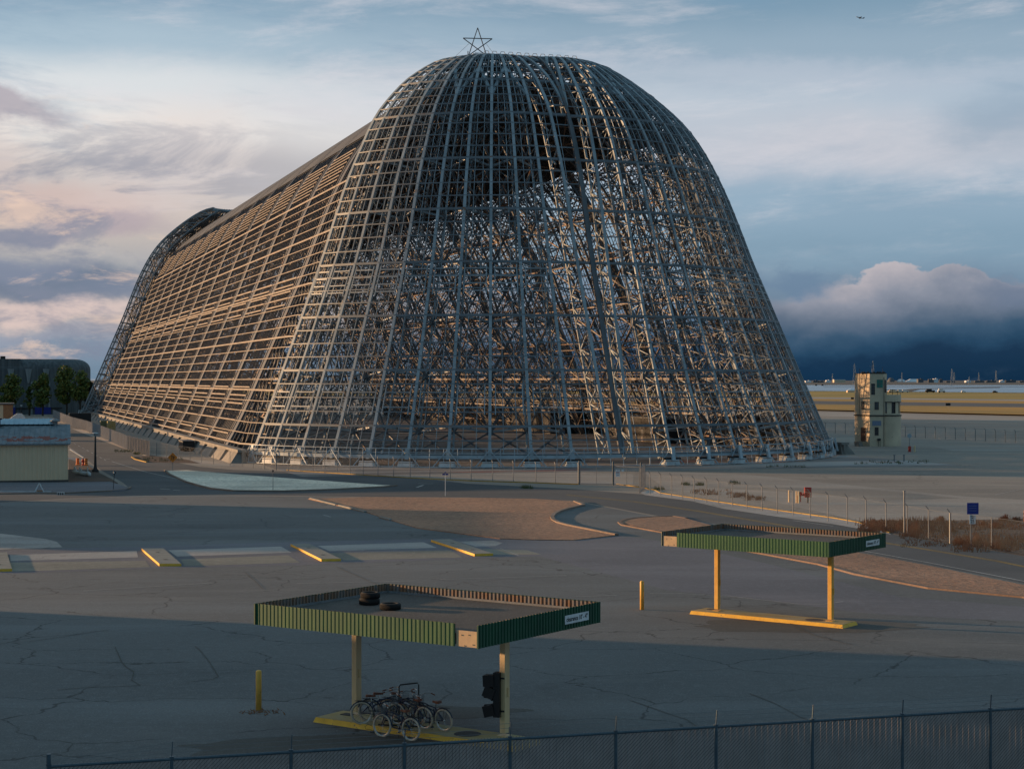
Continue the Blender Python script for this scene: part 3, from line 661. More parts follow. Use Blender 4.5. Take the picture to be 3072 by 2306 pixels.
        m.build('rib', M['steel'], leaf)
    # seam rail
    m = MB(); sp = [pt(r+.15, thseam(r), z) for (r, z) in DP[1:]]
    m.poly(sp, .42, .5); m.build('seam_rail', M['steel_dark'], leaf)
    # base ring
    m = MB(); lo = MB(); tr = thseam(43.6); n = int((R(thmax)-tr)/R(6.94/3))
    dr = 0 if side < 0 else -1.0
    arc = lambda r, z: [pt(r+dr, tr+(R(thmax)-tr)*k/n, z) for k in range(n+1)]
    m.poly(arc(43.5,1.38), .3, .42); m.poly(arc(43.1,1.72), .6, .06)
    lo.poly(arc(43.8,2.45), .09); lo.poly(arc(43.8,1.95), .07); lo.poly(arc(44.1,.14), .2, .1)
    for k in range(n+1):
        th = tr+(R(thmax)-tr)*k/n
        lo.beam(pt(43.8+dr,th,2.5), pt(44.0+dr,th,.2), .07)
    for th in ths:
        for d in (-1, 1): lo.beam(pt(43.7+dr,th,2.3), pt(44.1+dr,th+d*R(2.3),.2), .11)
        lo.beam(pt(43.2,th,2.4), pt(43.6,th,.7), .45, .3)
    m.build('base_beam', M['ring'], leaf); lo.build('handrail', M['ring'], leaf)
    for th in ths[:-1]:
        t = MB(); cx, cy, _ = pt(43.5+dr*.8, th, 0); a = atan2(cy, cx-c)+pi/2
        t.box((cx,cy,.36), (1.9,1.3,.52), a)
        t.box((cx,cy,.76), (1.9,1.2,.12), a)
        for q in (-.8,.8): 
            x = cx+cos(a)*q; y = cy+sin(a)*q; t.lathe((x,y,.3), [(.3,-.5),(.3,.5)], 12, Matrix.Rotation(a,3,'Z') @ Matrix.Rotation(pi/2,3,'X'))
        tk = t.build('wheel_truck', M['truck'], leaf)
        t = MB(); t.box((cx,cy,.95), (2.5,.9,.24), a); t.build('bogie_beam', M['black'], tk)
    return leaf
door_leaf(-1, 64.5)
lr = door_leaf(1, 80)
for src, c in ((lr, 0),):
    f = copy_tree(src); f.parent = hangar; f.rotation_euler = (0,0,pi); f.location = (-.5,LEN,0); f.scale = (1.03,1.03,1.035)
fl = door_leaf(-1, 80); fl.rotation_euler = (0,0,pi); fl.location = (0,LEN,0)

# ---- shed
SPROF = [(0,58.0),(3,57.9)]+[(r+1.2, z-1.3) for r, z in PROF if 5 < r < 42.9]+[(44.4,.9)]
SP = resample(SPROF, 1.6); NS = len(SP)
def nrm(i):
    a = SP[max(0,i-1)]; b = SP[min(NS-1,i+1)]; dx, dz = b[0]-a[0], b[1]-a[1]; l = math.hypot(dx, dz); return (-(-dz)/l*-1, 0) if 0 else (dz/l, -dx/l)
IN = []
for i in range(NS):
    nx, nz = nrm(i); d = 4.4
    if i == 0: IN.append((0, SP[0][1]-d)); continue
    x = SP[i][0]+nx*d; z = SP[i][1]+nz*d
    IN.append((max(0, x), z))
if IN[-1][0] > SP[-1][0]: IN = [(2*s[0]-q[0], 2*s[1]-q[1]) for s, q in zip(SP, IN)]
NB = 12; BS = LEN/NB
def arch(s):
    m = MB()
    for sd in (-1, 1):
        for ds in (-1.5, 1.5):
            y = s+ds
            O = [(sd*x, y, z) for x, z in SP]; I = [(sd*x, y, z) for x, z in IN]
            for a, b in zip(O, O[1:]): m.beam(a, b, .42, .5, (0,1,0))
            for a, b in zip(I, I[1:]): m.beam(a, b, .34, .4, (0,1,0))
            for k in range(0, NS-2, 2):
                p = (k//2) % 2
                m.beam(O[k] if p else I[k], I[k+2] if p else O[k+2], .2)
                m.beam(O[k], I[k], .16)
        for k in range(1, NS):
            o0 = (sd*SP[k][0], s-1.5, SP[k][1]); o1 = (sd*SP[k][0], s+1.5, SP[k][1])
            i0 = (sd*IN[k][0], s-1.5, IN[k][1]); i1 = (sd*IN[k][0], s+1.5, IN[k][1])
            m.beam(i0, i1, .14)
            if k % 2: m.beam(o0, (sd*IN[k][0], s+1.5, IN[k][1]), .12)
            p1 = (sd*IN[k-1][0], s+1.5, IN[k-1][1]); m.beam(i0, p1, .12)
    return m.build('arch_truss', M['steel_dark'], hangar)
for b in range(NB+1): arch(b*BS)
def send(i):
    r = max(4.7, SP[i][0]-1.2); return -sqrt(max(0, 3.6*r-9))
for sd in (-1, 1):
    # continuous purlins, bending onto the door edge at the near end
    for i in range(1, NS):
        x, z = SP[i]; nx, nz = nrm(i)
        if z > 39.8: continue
        ox = x-nx*.35 if nx < 0 else x+nx*.35
        ox = x+.2; y0 = send(i)
        m = MB(); big = i % 5 == 2
        w = .24 if big else .12
        if z < 42: m.beam((sd*ox, y0, z+.05), (sd*ox, LEN-send(i), z+.05), .14, w)
        else: m.beam((sd*ox, y0, z), (sd*ox, LEN-send(i), z), .12, .14)
        if z < 50:
            th = R(64.5); r = x-1.2-.6
            e = (-OFF*1-r*sin(th), -r*cos(th))
            if e[1] < y0: m.beam((sd*ox, y0, z+.05), (sd*-e[0], e[1], z+.05), .18, w*.8)
        m.build('purlin', M['purlin'], hangar)
    # fan of rafters that closes the gap between the last arch and the door edge
    m = MB(); th = R(64.5)
    for f in (.18,.36,.54,.72,.9,1.0):
        pl = []
        for i in range(4, NS):
            x, z = SP[i]; r = x-1.8; ex, ey = OFF+r*sin(th), -r*cos(th); ys = send(i)
            if ey > ys: continue
            s_ = f*(-ey); 
            if s_ <= -ys: pl.append((sd*x, -s_, z))
            else:
                q = (s_+ys)/max(.01,(-ey+ys)); pl.append((sd*(x+(ex-x)*q), -s_, z))
        m.poly(pl, .12, .2, (0,1,0))
        for a, b in zip(pl[::3], pl[3::3]): m.beam(a, (b[0]-sd*1.2, b[1]+2.2, b[2]), .1)
    m.build('end_bay', M['rafter'], hangar)
    for b in range(NB):
        m = MB(); gm = MB(); s0 = b*BS; s1 = s0+BS
        rows = 13
        for j in range(1, rows+1):
            y = s0+BS*j/(rows+1)
            if abs(y-s0) < 1.8 or abs(y-s1) < 1.8: pass
            O = [(sd*(x-.02), y, z) for x, z in SP[3:]]
            for a, c in zip(O, O[1:]): m.beam(a, c, .10, .11, (0,1,0))
        for j in (2, 5, 9, 12):     # trussed rafters
            y = s0+BS*j/(rows+1)
            I = [(sd*(SP[k][0]*.62+IN[k][0]*.38), y, SP[k][1]*.62+IN[k][1]*.38) for k in range(3, NS)]
            O = [(sd*SP[k][0], y, SP[k][1]) for k in range(3, NS)]
            for k in range(len(I)-1):
                m.beam(I[k], I[k+1], .12); m.beam(O[k] if k % 2 else I[k], I[k+1] if k % 2 else O[k+1], .09)
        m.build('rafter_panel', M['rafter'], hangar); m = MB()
        # longitudinal lattice girders
        for k in range(6, NS-1, 5):
            o = SP[k]; i_ = IN[k]
            m.beam((sd*i_[0], s0+1.5, i_[1]), (sd*i_[0], s1-1.5, i_[1]), .24)
            m.beam((sd*(i_[0]*.8+o[0]*.2), s0+1.5, i_[1]*.8+o[1]*.2+.9), (sd*(i_[0]*.8+o[0]*.2), s1-1.5, i_[1]*.8+o[1]*.2+.9), .16)
            q = 8
            for j in range(q):
                ya = s0+1.5+(BS-3)*j/q; yb = ya+(BS-3)/q
                A_ = (sd*i_[0], ya, i_[1]); B_ = (sd*o[0], yb, o[1])
                if j % 2: A_ = (sd*o[0], ya, o[1]); B_ = (sd*i_[0], yb, i_[1])
                m.beam(A_, B_, .11)
                m.beam((sd*i_[0], ya, i_[1]), (sd*(i_[0]*.8+o[0]*.2), yb, i_[1]*.8+o[1]*.2+.9), .09)
        # big cross braces in the inner surface
        for k0, k1 in [(k, k+5) for k in range(6, NS-5, 5)]:
            if k1 >= NS: continue
            a = (sd*IN[k0][0], s0+1.5, IN[k0][1]); c = (sd*IN[k1][0], s1-1.5, IN[k1][1])
            a2 = (sd*IN[k0][0], s1-1.5, IN[k0][1]); c2 = (sd*IN[k1][0], s0+1.5, IN[k1][1])
            mid = (sd*(IN[k0][0]+IN[k1][0])/2, (s0+s1)/2, (IN[k0][1]+IN[k1][1])/2)
            for e in (a, c, a2, c2): m.beam(e, mid, .2)
        m.build('wall_bay', M['warm_steel'], hangar)
        # window belts: short rails only between the arches
        m = MB()
        def at(z):
            for (x1,za),(x2,zb) in zip(SP, SP[1:]):
                if zb <= z <= za: return x1+(x2-x1)*(za-z)/(za-zb)
            return SP[-1][0]
        for (za, zb, k) in ((2.4,6.2,2),(7.0,10.6,3),(21.5,26.5,5),(40.2,45.6,8)):
            m = MB()
            for j in range(k):
                z = za+(zb-za)*(j+.5)/k
                m.beam((sd*(at(z)+.3), s0+2.6, z), (sd*(at(z)+.3), s1-2.6, z), .12, .2 if z < 40 else .13)
            for y in (s0+2.65, s1-2.65): m.beam((sd*(at(za+.3)+.24), y, za+.3), (sd*(at(zb-.3)+.24), y, zb-.3), .08, .14, (0,1,0))
            m.build('window_belt', M['purlin'], hangar)
        # flat cover strips beside the arches
        for y in (s0+1.9, s1-1.9):
            for k in range(2, NS-1):
                pass
    for b in range(NB+1):
        m = MB()
        for k in range(2, NS-1):
            m.beam((sd*(SP[k][0]+.12), b*BS, SP[k][1]), (sd*(SP[k+1][0]+.12), b*BS, SP[k+1][1]), .05, 1.9, (0,1,0))
        if sd < 0 or b % 1 == 0:
            m.build('cover_strip', M['rafter'], hangar) if b % 2 == 0 or sd < 0 else None
    # walkways
    for zc, off in ((5.4, 5.2),(11.2, 4.6)):
        m = MB(); x = sd*(at(zc)-off)
        m.box((x, LEN/2, zc), (1.3, LEN-4, .35)); m.box((x+sd*.0-sd*.6, LEN/2, zc+1.15), (.1, LEN-4, .1)); m.box((x-sd*.6, LEN/2, zc+.7), (.08, LEN-4, .08))
        for j in range(int(LEN/3)): m.box((x-sd*.6, 3+j*3, zc+.65), (.08,.08,1.0)); 
        for j in range(int(LEN/7)):
            m.beam((x, 3+j*7, zc-.2), (sd*(at(2)-3.4), 3+j*7+(3 if j % 2 else -3), .3), .22)
        m.build('walkway', M['purlin'], hangar)
    # concrete footing with raking piers
    y0 = -19; y1 = LEN+12
    m = MB(); m.add([(sd*43.8,y0,0),(sd*46.3,y0,0),(sd*45.0,y0,1.75),(sd*43.8,y0,1.75),(sd*43.8,y1,0),(sd*46.3,y1,0),(sd*45.0,y1,1.75),(sd*43.8,y1,1.75)],
        [(0,1,2,3),(7,6,5,4),(1,5,6,2),(3,2,6,7),(0,3,7,4)]) if 0 else None
    m.box((sd*44.6, (y0+y1)/2, 1.6), (1.3, y1-y0, .35)); m.box((sd*44.5, (y0+y1)/2, .7), (.3, y1-y0, 1.4))
    n = int((y1-y0)/BS*2)
    for j in range(n):
        ya = y0+(y1-y0)*j/n; yb = ya+(y1-y0)/n*.8
        m.add([(sd*44.05,ya,0),(sd*46.2,ya,0),(sd*45.2,ya+.5,1.42),(sd*44.05,ya+.5,1.42),(sd*44.05,yb,0),(sd*46.2,yb,0),(sd*45.2,yb-.5,1.42),(sd*44.05,yb-.5,1.42)],
              [(0,1,2,3),(7,6,5,4),(1,5,6,2),(3,2,6,7),(0,3,7,4),(0,4,5,1)])
    m.build('concrete_footing', M['concrete'], hangar)
    # leftover dark siding behind the lowest rails at right; at left, backing added as darkness
    for b in range(NB):
        m = MB()
        if (sd > 0 and b % 4 == 1): continue
        top = 4.9 if sd < 0 else 5.2
        ya, yb = b*BS+1.8, (b+1)*BS-1.8
        m.add([(sd*43.2,ya,1.8),(sd*43.2,yb,1.8),(sd*(at(top)-.9),yb,top),(sd*(at(top)-.9),ya,top)], [(0,1,2,3)])
        m.add([(sd*43.3,ya,1.8),(sd*43.3,yb,1.8),(sd*(at(top)-.8),yb,top),(sd*(at(top)-.8),ya,top)], [(3,2,1,0)])
        m.build('lower_siding_backing', M['dark'], hangar)
# roof deck
m = MB(); dk = [(x, z) for x, z in SP if z > 47.0]
prof = [(-x, z+.25) for x, z in dk[::-1]]+[(x, z+.25) for x, z in dk[1:]]
for (x0,z0),(x1,z1) in zip(prof, prof[1:]):
    ys = 4+max(abs(x0),abs(x1))*-.5+6; m.quad((x0,ys,z0),(x1,ys,z1),(x1,LEN-2,z1),(x0,LEN-2,z0)); m.quad((x0,LEN-2,z0-.2),(x1,LEN-2,z1-.2),(x1,ys,z1-.2),(x0,ys,z0-.2))
m.build('roof_deck', M['deck'], hangar)
m = MB(); m.box((0,(LEN-36)/2+18-18,.006), (86,LEN+70,.012)); o = m.build('hangar_floor', M['floor'], None); o.location = hangar.location; o.rotation_euler = hangar.rotation_euler; tag(o, kind='structure')
# dark plant rooms left standing inside, on the far side
for (x, y, w, d, h, lab) in ((38.5,40,5,22,4.2,'nearest dark low box room inside the hangar by its right wall'),(37.5,100,6,26,4.6,'second dark box room along the right wall inside the hangar'),(-37,150,6,30,4.4,'dark box room inside the hangar by its left wall')):
    e = empty('plant_room', hangar.matrix_basis @ V((x,y,0)) if 0 else tuple(Matrix.Rotation(ANG,3,'Z') @ V((x,y,0))+V((1.1,261.3,0))), ANG, lab, 'plant room', 'box rooms inside the hangar')
    b = MB(); b.box((0,0,h/2), (w,d,h)); b.build('wall', M['dark'], e)
    b = MB(); b.box((0,0,h+.12), (w+.5,d+.5,.24)); b.build('roof', M['steel_dark'], e)
    b = MB()
    for k in range(3): b.box((-w/2-.04, -d/3+k*d/3, 1.1), (.06,1.1,2.2))
    b.build('door', M['steel_dark'], e)
# star on the crown
st = empty('star_frame', (-5.1,257.5,58.9), .12, 'five pointed star of thin tubes standing on top of the hangar crown', 'star')
m = MB(); q = [(2.28*sin(2*pi*k/5), 0, 2.28*cos(2*pi*k/5)+2.1) for k in range(5)]
for k in range(5): m.tube([q[k], q[(k+2) % 5]], .075, 6)
m.build('star', M['steel_dark'], st)
m = MB(); m.box((-1.26,0,.12),(.3,.3,.5)); m.box((1.26,0,.12),(.3,.3,.5)); m.box((-1.45,0,.45),(.12,.12,.9)); m.build('foot', M['steel_dark'], st)
m = MB(); m.tube([(-1.3,0,2.0),(-3.6,0,-.2)], .02, 4); m.tube([(1.3,0,2.0),(3.0,0,-.2)], .02, 4); m.build('guy_wire', M['steel_dark'], st)
# platform hoops and rails along the crown, seen against the sky
m = MB()
for k in range(12):
    x = -7+k*1.25; m.tube([(x,-4.3,58.7),(x+.3,-4.3,59.45),(x+.8,-4.3,59.45),(x+1.1,-4.3,58.7)], .05, 5)
m.tube([(-8,-3.5,59.2),(8.5,-3.5,59.2)], .05, 5); m.beam((-8.6,-4.4,58.55),(8.6,-4.4,58.55),.4,.7)
m.build('crown_railing', M['steel'], hangar)
# ================================================================== fuel islands, canopies, lot
def island(px_pts, z, label):
    """top corners (photo px) of a low concrete pump island with a yellow edge"""
    q = [V(G(x, y, z)) for x, y in px_pts]; c = sum(q, V())/4; c.z = 0
    e = empty('pump_island', c, 0, label, 'pump island', 'bare yellow edged pump islands in a row')
    b = MB(); b.prism([(p-c)[:2] for p in q][::-1], 0, z-.012); b.build('yellow_edge', M['yellow'], e)
    b = MB(); cc = V((0,0)); b.prism([((p-c)*.985)[:2] for p in q][::-1], z-.012, z); b.build('top_slab', M['concrete_island'], e)
    b = MB()
    for t in (.3,.75):
        p = (q[0]*(1-t)+q[3]*t+q[1]*(1-t)+q[2]*t)/2-c; b.lathe((p.x,p.y,z), [(.13,0),(.13,.012),(.05,.014)], 12)
    b.build('cover_plate', M['stain'], e)
    return e
island([(-48,1657),(20,1655),(36,1705),(-34,1707)], .16, 'pump island cut off by the left picture edge')
island([(424.5,1643.4),(490,1643),(544,1690),(478,1690)], .16, 'second pump island from the left, lit yellow edge, pads on both sides')
island([(872,1630.6),(926,1629),(1023,1675),(964,1676)], .16, 'third pump island from the left, between the two middle pads')
island([(1293,1618),(1347.5,1615.4),(1479.5,1659),(1423.5,1660.6)], .16, 'rightmost bare pump island, nearest the brown gravel')

def tyre(r=.32, w=.24, hole=.19):
    m = MB(); n = 28; prof = []
    for k in range(12):
        t = 2*pi*k/12; prof.append(((r+hole)/2+(r-hole)/2*max(-1,min(1,1.25*cos(t))), w/2+w/2*max(-1,min(1,1.2*sin(t)))))
    vs = []; 
    for i in range(n):
        a = 2*pi*i/n
        for (rr, z) in prof: vs.append((rr*cos(a), rr*sin(a), z))
    m.add(vs, [(i*12+k, ((i+1)%n)*12+k, ((i+1)%n)*12+(k+1)%12, i*12+(k+1)%12) for i in range(n) for k in range(12)])
    for i in range(n*2):
        a = pi*i/n; m.box(((r+.003)*cos(a),(r+.003)*sin(a),w/2), (.012,.02,w*.7), a)
    return m

ZT = 4.0; FH = .66
def corrug(m, x0, x1, z0, z1, ybase, amp, pitch, side, jit=0.0):
    """box-ribbed sheet along local x, ribs standing out towards side*y"""
    x = x0; pts = []; 
    while x < x1-1e-4:
        for dx, d in ((0,0),(pitch*.42,0),(pitch*.5,amp),(pitch*.92,amp)):
            if x+dx <= x1: pts.append((x+dx, d))
        x += pitch
    pts.append((x1, 0))
    j = jit
    vs = []
    for (a, d) in pts:
        jj = random.uniform(-j, j)
        vs += [(a, ybase+side*d, z0), (a, ybase+side*d, z1+jj)]
    m.add(vs, [(2*i,2*i+2,2*i+3,2*i+1) if side < 0 else (2*i+1,2*i+3,2*i+2,2*i) for i in range(len(pts)-1)])
def canopy(loc, ang, La, Lb, label, broken, island_label, post_label=None):
    e = empty('fuel_canopy', (loc[0],loc[1],0), ang, label, 'canopy', 'flat green canopies over pump islands')
    a, b = La/2, Lb/2; z0, z1 = ZT-FH, ZT
    # roof slab with gravel
    r = MB(); r.box((0,0,ZT-.40), (La-.12, Lb-.12, .22)); r.build('roof_slab', M['roofgravel'], e)
    r = MB(); r.box((0,0,ZT-.56), (La-.16, Lb-.16, .08)); r.build('ceiling', M['galv'], e)
    gap = .82
    fr = (-a, a-gap) if broken == 'right' else (-a+gap, a)
    def face(name, x0, x1, rot, off, out, mat, jit=.0, zz=(z0,z1)):
        m = MB(); corrug(m, x0, x1, zz[0], zz[1], -off, out, .155, -1, jit)
        o = m.build(name, mat, e); o.rotation_euler = (0,0,rot); return o
    face('front_fascia', fr[0], fr[1], 0, b, .012, M['green'], .004)
    face('right_fascia', -b, b, pi/2, a, .035, M['green_shaded'])
    face('back_fascia', -a, a, pi, b, .035, M['green_shaded'])
    face('left_fascia', -b, b, -pi/2, a, .035, M['green_shaded'])
    # backs of the sheets: seen from inside the parapet
    for (x0,x1,rot,off) in ((fr[0],fr[1],0,b-.03),(-b+.02,b-.02,pi/2,a-.03),(-a+.03,a-.03,pi,b-.03),(-b+.02,b-.02,-pi/2,a-.03)):
        m = MB(); corrug(m, x0, x1, z0+.01, z1-.01, -off, .045, .155, 1, .008)
        o = m.build('fascia_back', M['rusty'], e); o.rotation_euler = (0,0,rot)
        m = MB(); x = x0+.05
        m.box(((x0+x1)/2, -(off-.09), z1-.26), (x1-x0-.2,.05,.07)); o = m.build('flashing', M['galv'], e); o.rotation_euler = (0,0,rot)
    x = (a-gap/2) if broken == 'right' else (-a+gap/2)
    m = MB(); m.box((x,-b+.05,(z0+z1)/2-.09), (gap-.06,.03,FH-.2))
    for dx, dz in ((-.2,.1),(.05,.12),(.2,-.15),(-.1,-.2)): m.lathe((x+dx,-b+.03,(z0+z1)/2-.09+dz), [(.015,0),(.015,.02)], 8, Matrix.Rotation(pi/2,3,'X'))
    m.build('plywood_patch', M['plywood'], e)
    for sx_, sy_ in ((1,-1),(-1,-1),(1,1)):
        if broken == 'left' and (sx_,sy_) == (-1,-1): continue
        m = MB(); m.box((sx_*(a+.02),sy_*(b+.02),(z0+z1)/2), (.05,.05,FH)); m.build('corner_trim', M['green_shaded'], e)
    # posts: two channels side by side plus pipe
    for sx in (-2.94, 2.94):
        m = MB(); m.box((sx,0,(z0-.0+.16)/2+.08), (.2,.2,z0-.16)); m.box((sx+.0,.16,(z0+.4)/2), (.12,.09,z0-.4)); m.box((sx,0,.17), (.34,.34,.03))
        m.box((sx+.12,.05,1.5), (.05,.08,.28)); m.tube([(sx-.13,.06,.6),(sx-.13,.06,z0)], .022, 6)
        m.build('post', M['yellowpost' if broken == 'right' else 'bollard'], e, bevel=.012)
    # clearance board on the right fascia near its far end
    s = MB(); s.box((a+.055, b-1.35, (z0+z1)/2-.02), (.012, 1.36, .27)); sg = s.build('clearance_sign', M['white'], e)
    t = text_mesh('clearance 10\' - 4"', .2, M['ink'], 'lettering', sg, sx=.86); t.rotation_euler = (pi/2,0,pi/2); t.location = (a+.064, b-1.35, (z0+z1)/2-.02)
    # island under it
    i = empty('pump_island', (loc[2],loc[3],0), ang, island_label, 'pump island', 'pump islands under the green canopies')
    h = .16; L = 3.9; W = .68
    m = MB(); q = [(-L,-W),(L,-W),(L,W),(-L,W)]
    m.add([(x*1.015,y*1.09,0) for x,y in q]+[(x,y,h) for x,y in q], [(3,2,1,0),(4,5,6,7),(0,1,5,4),(1,2,6,5),(2,3,7,6),(3,0,4,7)])
    m.build('yellow_edge', M['yellow'], i)
    m = MB(); m.box((0,0,h+.004), (2*L-.03,2*W-.03,.006)); m.build('worn_top', M['cream_top'], i)
    m = MB(); m.lathe((1.7 if broken == 'right' else 2.2,-.05,h+.008), [(.42,0),(.42,.006)], 24); m.box((-3.3,.2,h+.02),(.4,.3,.02)); m.build('cover_plate', M['stain'], i)
    return e
c1 = canopy((-2.65,54.6,-2.73,54.15), atan2(-.571,.821), 8.6, 6.5, 'nearer green canopy with tyres on its roof and bicycles beneath', 'right', 'yellow pump island with bicycles under the nearer canopy')
c2 = canopy((12.0,79.8,11.95,79.75), atan2(-.604,.797), 8.5, 5.6, 'farther green canopy on bright yellow posts, empty island beneath', 'left', 'bright yellow pump island under the farther canopy')
zr = ZT-.29
for i, (px, py, z, lab) in enumerate([(1108,1812,zr,'bottom tyre of the stack on the nearer canopy roof'),(1108,1812,zr+.2,'upper tyre of the stack on the nearer canopy roof'),(1171,1827,zr,'single tyre lying right of the tyre stack on the canopy roof')]):
    q = G(px, py, zr); o = tyre(.33 if i != 1 else .31, .2).build('tyre', M['rubber'], smooth=True)
    o.location = (q[0]+(.03 if i == 1 else 0), q[1], z); o.rotation_euler = (0,0,i); tag(o, lab, 'tyre', 'old tyres on the canopy roof')
# bollards
def bollard(px, py, h, lab):
    q = G(px, py); m = MB(); m.lathe((0,0,0), [(.098,0),(.098,h-.06),(.085,h-.025),(.05,h-.005),(.01,h)], 20)
    o = m.build('bollard', M['bollard'], smooth=True); o.location = q; tag(o, lab, 'bollard', 'yellow pipe bollards in the lot')
bollard(776,2129,1.34,'yellow bollard left of the nearer canopy, weeds at its foot')
bollard(1926,1828,1.39,'yellow bollard between the two canopies')
# traffic signal hung on the right post of the near canopy
sx = Matrix.Rotation(atan2(-.571,.821),3,'Z') @ V((2.94,0,0))+V((-2.65,54.6,0))
ts = empty('traffic_signal', (sx.x-.22, sx.y-.02, .72), R(-20), 'black three lamp traffic signal hung on the canopy post', 'traffic signal')
m = MB(); m.box((.02,0,.7), (.2,.3,1.36)); m.build('housing', M['black'], ts, bevel=.01)
for k, tz in enumerate((.25,.70,1.12)):
    m = MB(); t = (.35,-.15,.1)[k]
    n = 14
    for q in (1,):
        c_ = Matrix.Rotation((-.25,.35,-.05)[k],3,'Y')
        bx = [V((x,y,z)) for z in (-.17,.17) for (x,y) in ((-.36,-.16),(0,-.18),(0,.18),(-.36,.16))]
        m.add([c_ @ v+V((-.05,0,tz)) for v in bx], BF)
    vs = []
    for d in (0, .30):
        for j in range(n+1):
            a_ = -.3*pi+1.6*pi*j/n
            vs.append((-.1-d, .15*cos(a_)*(1 if d == 0 else .93), tz+.16*sin(a_)-d*t*.3))
    m.add(vs, [(j, j+1, n+2+j, n+1+j) for j in range(n)])
    m.add([(x*.97-.003,y*.95,(z-tz)*.95+tz) for x,y,z in vs], [(n+1+j, n+2+j, j+1, j) for j in range(n)])
    m.box((-.12,0,tz), (.05,.32,.36)); m.build('visor', M['black'], ts)
m = MB(); m.beam((.05,0,.2),(.25,0,.2),.05); m.beam((.05,0,1.2),(.25,0,1.2),.05); m.build('bracket', M['black'], ts)
# bicycles
def bicycle(label):
    e = empty('bicycle', (0,0,0), 0, label, 'bicycle', 'navy cruiser bicycles at the rack')
    def wheel(x):
        y = M; w = MB(); rr = .33
        w.tube([(x+rr*cos(2*pi*k/28),0,rr+rr*sin(2*pi*k/28)-.0) for k in range(28)], .032, 8, closed=True)
        t = w.build('wheel', M['whitewall'], e, smooth=True)
        w = MB(); r2 = rr-.035
        w.tube([(x+r2*cos(2*pi*k/28),0,rr+r2*sin(2*pi*k/28)) for k in range(28)], .012, 6, closed=True)
        w.tube([(x,-.04,rr),(x,.04,rr)], .022, 8)
        for k in range(18):
            a = 2*pi*k/18; w.tube([(x,.02*(-1)**k,rr),(x+r2*cos(a),0,rr+r2*sin(a))], .0022, 4)
        w.build('rim', M['chrome'], t)
        w = MB(); a0, a1 = (.15*pi,.95*pi) if x > 0 else (.1*pi,.9*pi)
        for k in range(14):
            a = a0+(a1-a0)*k/14; b = a0+(a1-a0)*(k+1)/14
            w.beam((x+.375*cos(a),0,rr+.375*sin(a)),(x+.375*cos(b),0,rr+.375*sin(b)),.06,.012,(0,1,0)) if 0 else w.tube([(x+.375*cos(a),0,rr+.375*sin(a)),(x+.375*cos(b),0,rr+.375*sin(b))], .02, 6)
        w.build('mudguard', M['navy'], e)
    wheel(-.56); wheel(.56)
    f = MB()
    bb = (-.1,0,.3); hd = (.40,0,.78); hl = (.43,0,.62); st = (-.24,0,.68)
    f.tube([bb,(.12,0,.33),(.3,0,.48),hl], .019, 8); f.tube([hd,(.2,0,.78),(0,0,.72),st,(-.4,0,.5),(-.56,0,.33)], .019, 8)
    f.tube([(.41,0,.7),(.15,0,.68),(-.1,0,.6),(-.22,0,.55)], .015, 8); f.tube([bb,st], .018, 8)
    for s in (-.05,.05): f.tube([(bb[0],s*.5,bb[2]),(-.56,s,.33)], .011, 6); f.tube([(-.24,s*.4,.62),(-.56,s,.33)], .009, 6); f.tube([(.43,s*.6,.62),(.5,s,.5),(.56,s,.33)], .013, 6)
    f.tube([hl,(.39,0,.84)], .022, 8); f.build('frame', M['navy'], e, smooth=True)
    f = MB(); f.tube([(.39,0,.82),(.36,0,.95)], .014, 8)
    for s in (-1,1): f.tube([(.36,0,.95),(.38,.1*s,1.0),(.36,.22*s,1.04),(.22,.31*s,1.03),(.1,.33*s,.99)], .012, 8)
    hb = f.build('handlebar', M['chrome'], e, smooth=True)
    for s in (-1,1):
        f = MB(); f.tube([(.2,.315*s,1.03),(.07,.335*s,.985)], .019, 8); f.build('grip', M['leather'], hb)
    f = MB(); f.tube([st,(-.28,0,.84)], .013, 8); f.build('seat_post', M['chrome'], e)
    f = MB(); 
    for (x,w_,z) in ((0,0,0),):
        n = 12; top = []; 
        out = [(-.14,.11),(-.16,.06),(-.16,-.06),(-.14,-.11),(-.05,-.1),(.05,-.04),(.14,-.025),(.17,0),(.14,.025),(.05,.04),(-.05,.1)]
        f.add([(-.28+a,b,.84) for a,b in out]+[(-.28+a*.95,b*.9,.90+(.02 if a < -.1 else 0)) for a,b in out],
              [tuple(range(11))[::-1],tuple(range(11,22))]+[(i,(i+1)%11,(i+1)%11+11,i+11) for i in range(11)])
    f.build('saddle', M['leather'], e, bevel=.01)
    f = MB()
    for s in (-.07,.07): f.tube([(-.3,s,.72),(-.78,s,.72)], .006, 6); f.tube([(-.66,s,.72),(-.57,s,.34)], .006, 6)
    for k in range(6): f.tube([(-.36-.08*k,-.07,.725),(-.36-.08*k,.07,.725)], .005, 5)
    f.build('luggage_rack', M['black'], e)
    f = MB()
    x0, x1, w0 = .46, .70, .15
    for z, s in ((.66,.8),(.73,.87),(.8,.93),(.9,1)):
        f.tube([(x0,-w0*s,z),(x1-.05*(1-s),-w0*s,z),(x1-.05*(1-s),w0*s,z),(x0,w0*s,z)], .004, 4, closed=True)
    for k in range(9):
        y = -w0+w0*2*k/8
        f.tube([(x1-.01,y*.8,.66),(x1,y,.9)], .003, 4); f.tube([(x0,y*.8,.66),(x0,y,.9)], .003, 4); f.tube([(x0,y*.8,.66),(x1-.01,y*.8,.66)], .003, 4)
    for k in range(5):
        x = x0+(x1-x0)*k/4
        for s in (-1,1): f.tube([(x,s*w0*.8,.66),(x,s*w0,.9)], .003, 4)
    f.build('basket', M['galv'], e)
    f = MB()
    f.lathe((bb[0],-.05,bb[2]), [(.09,-.004),(.09,.004)], 20, Matrix.Rotation(pi/2,3,'X'))
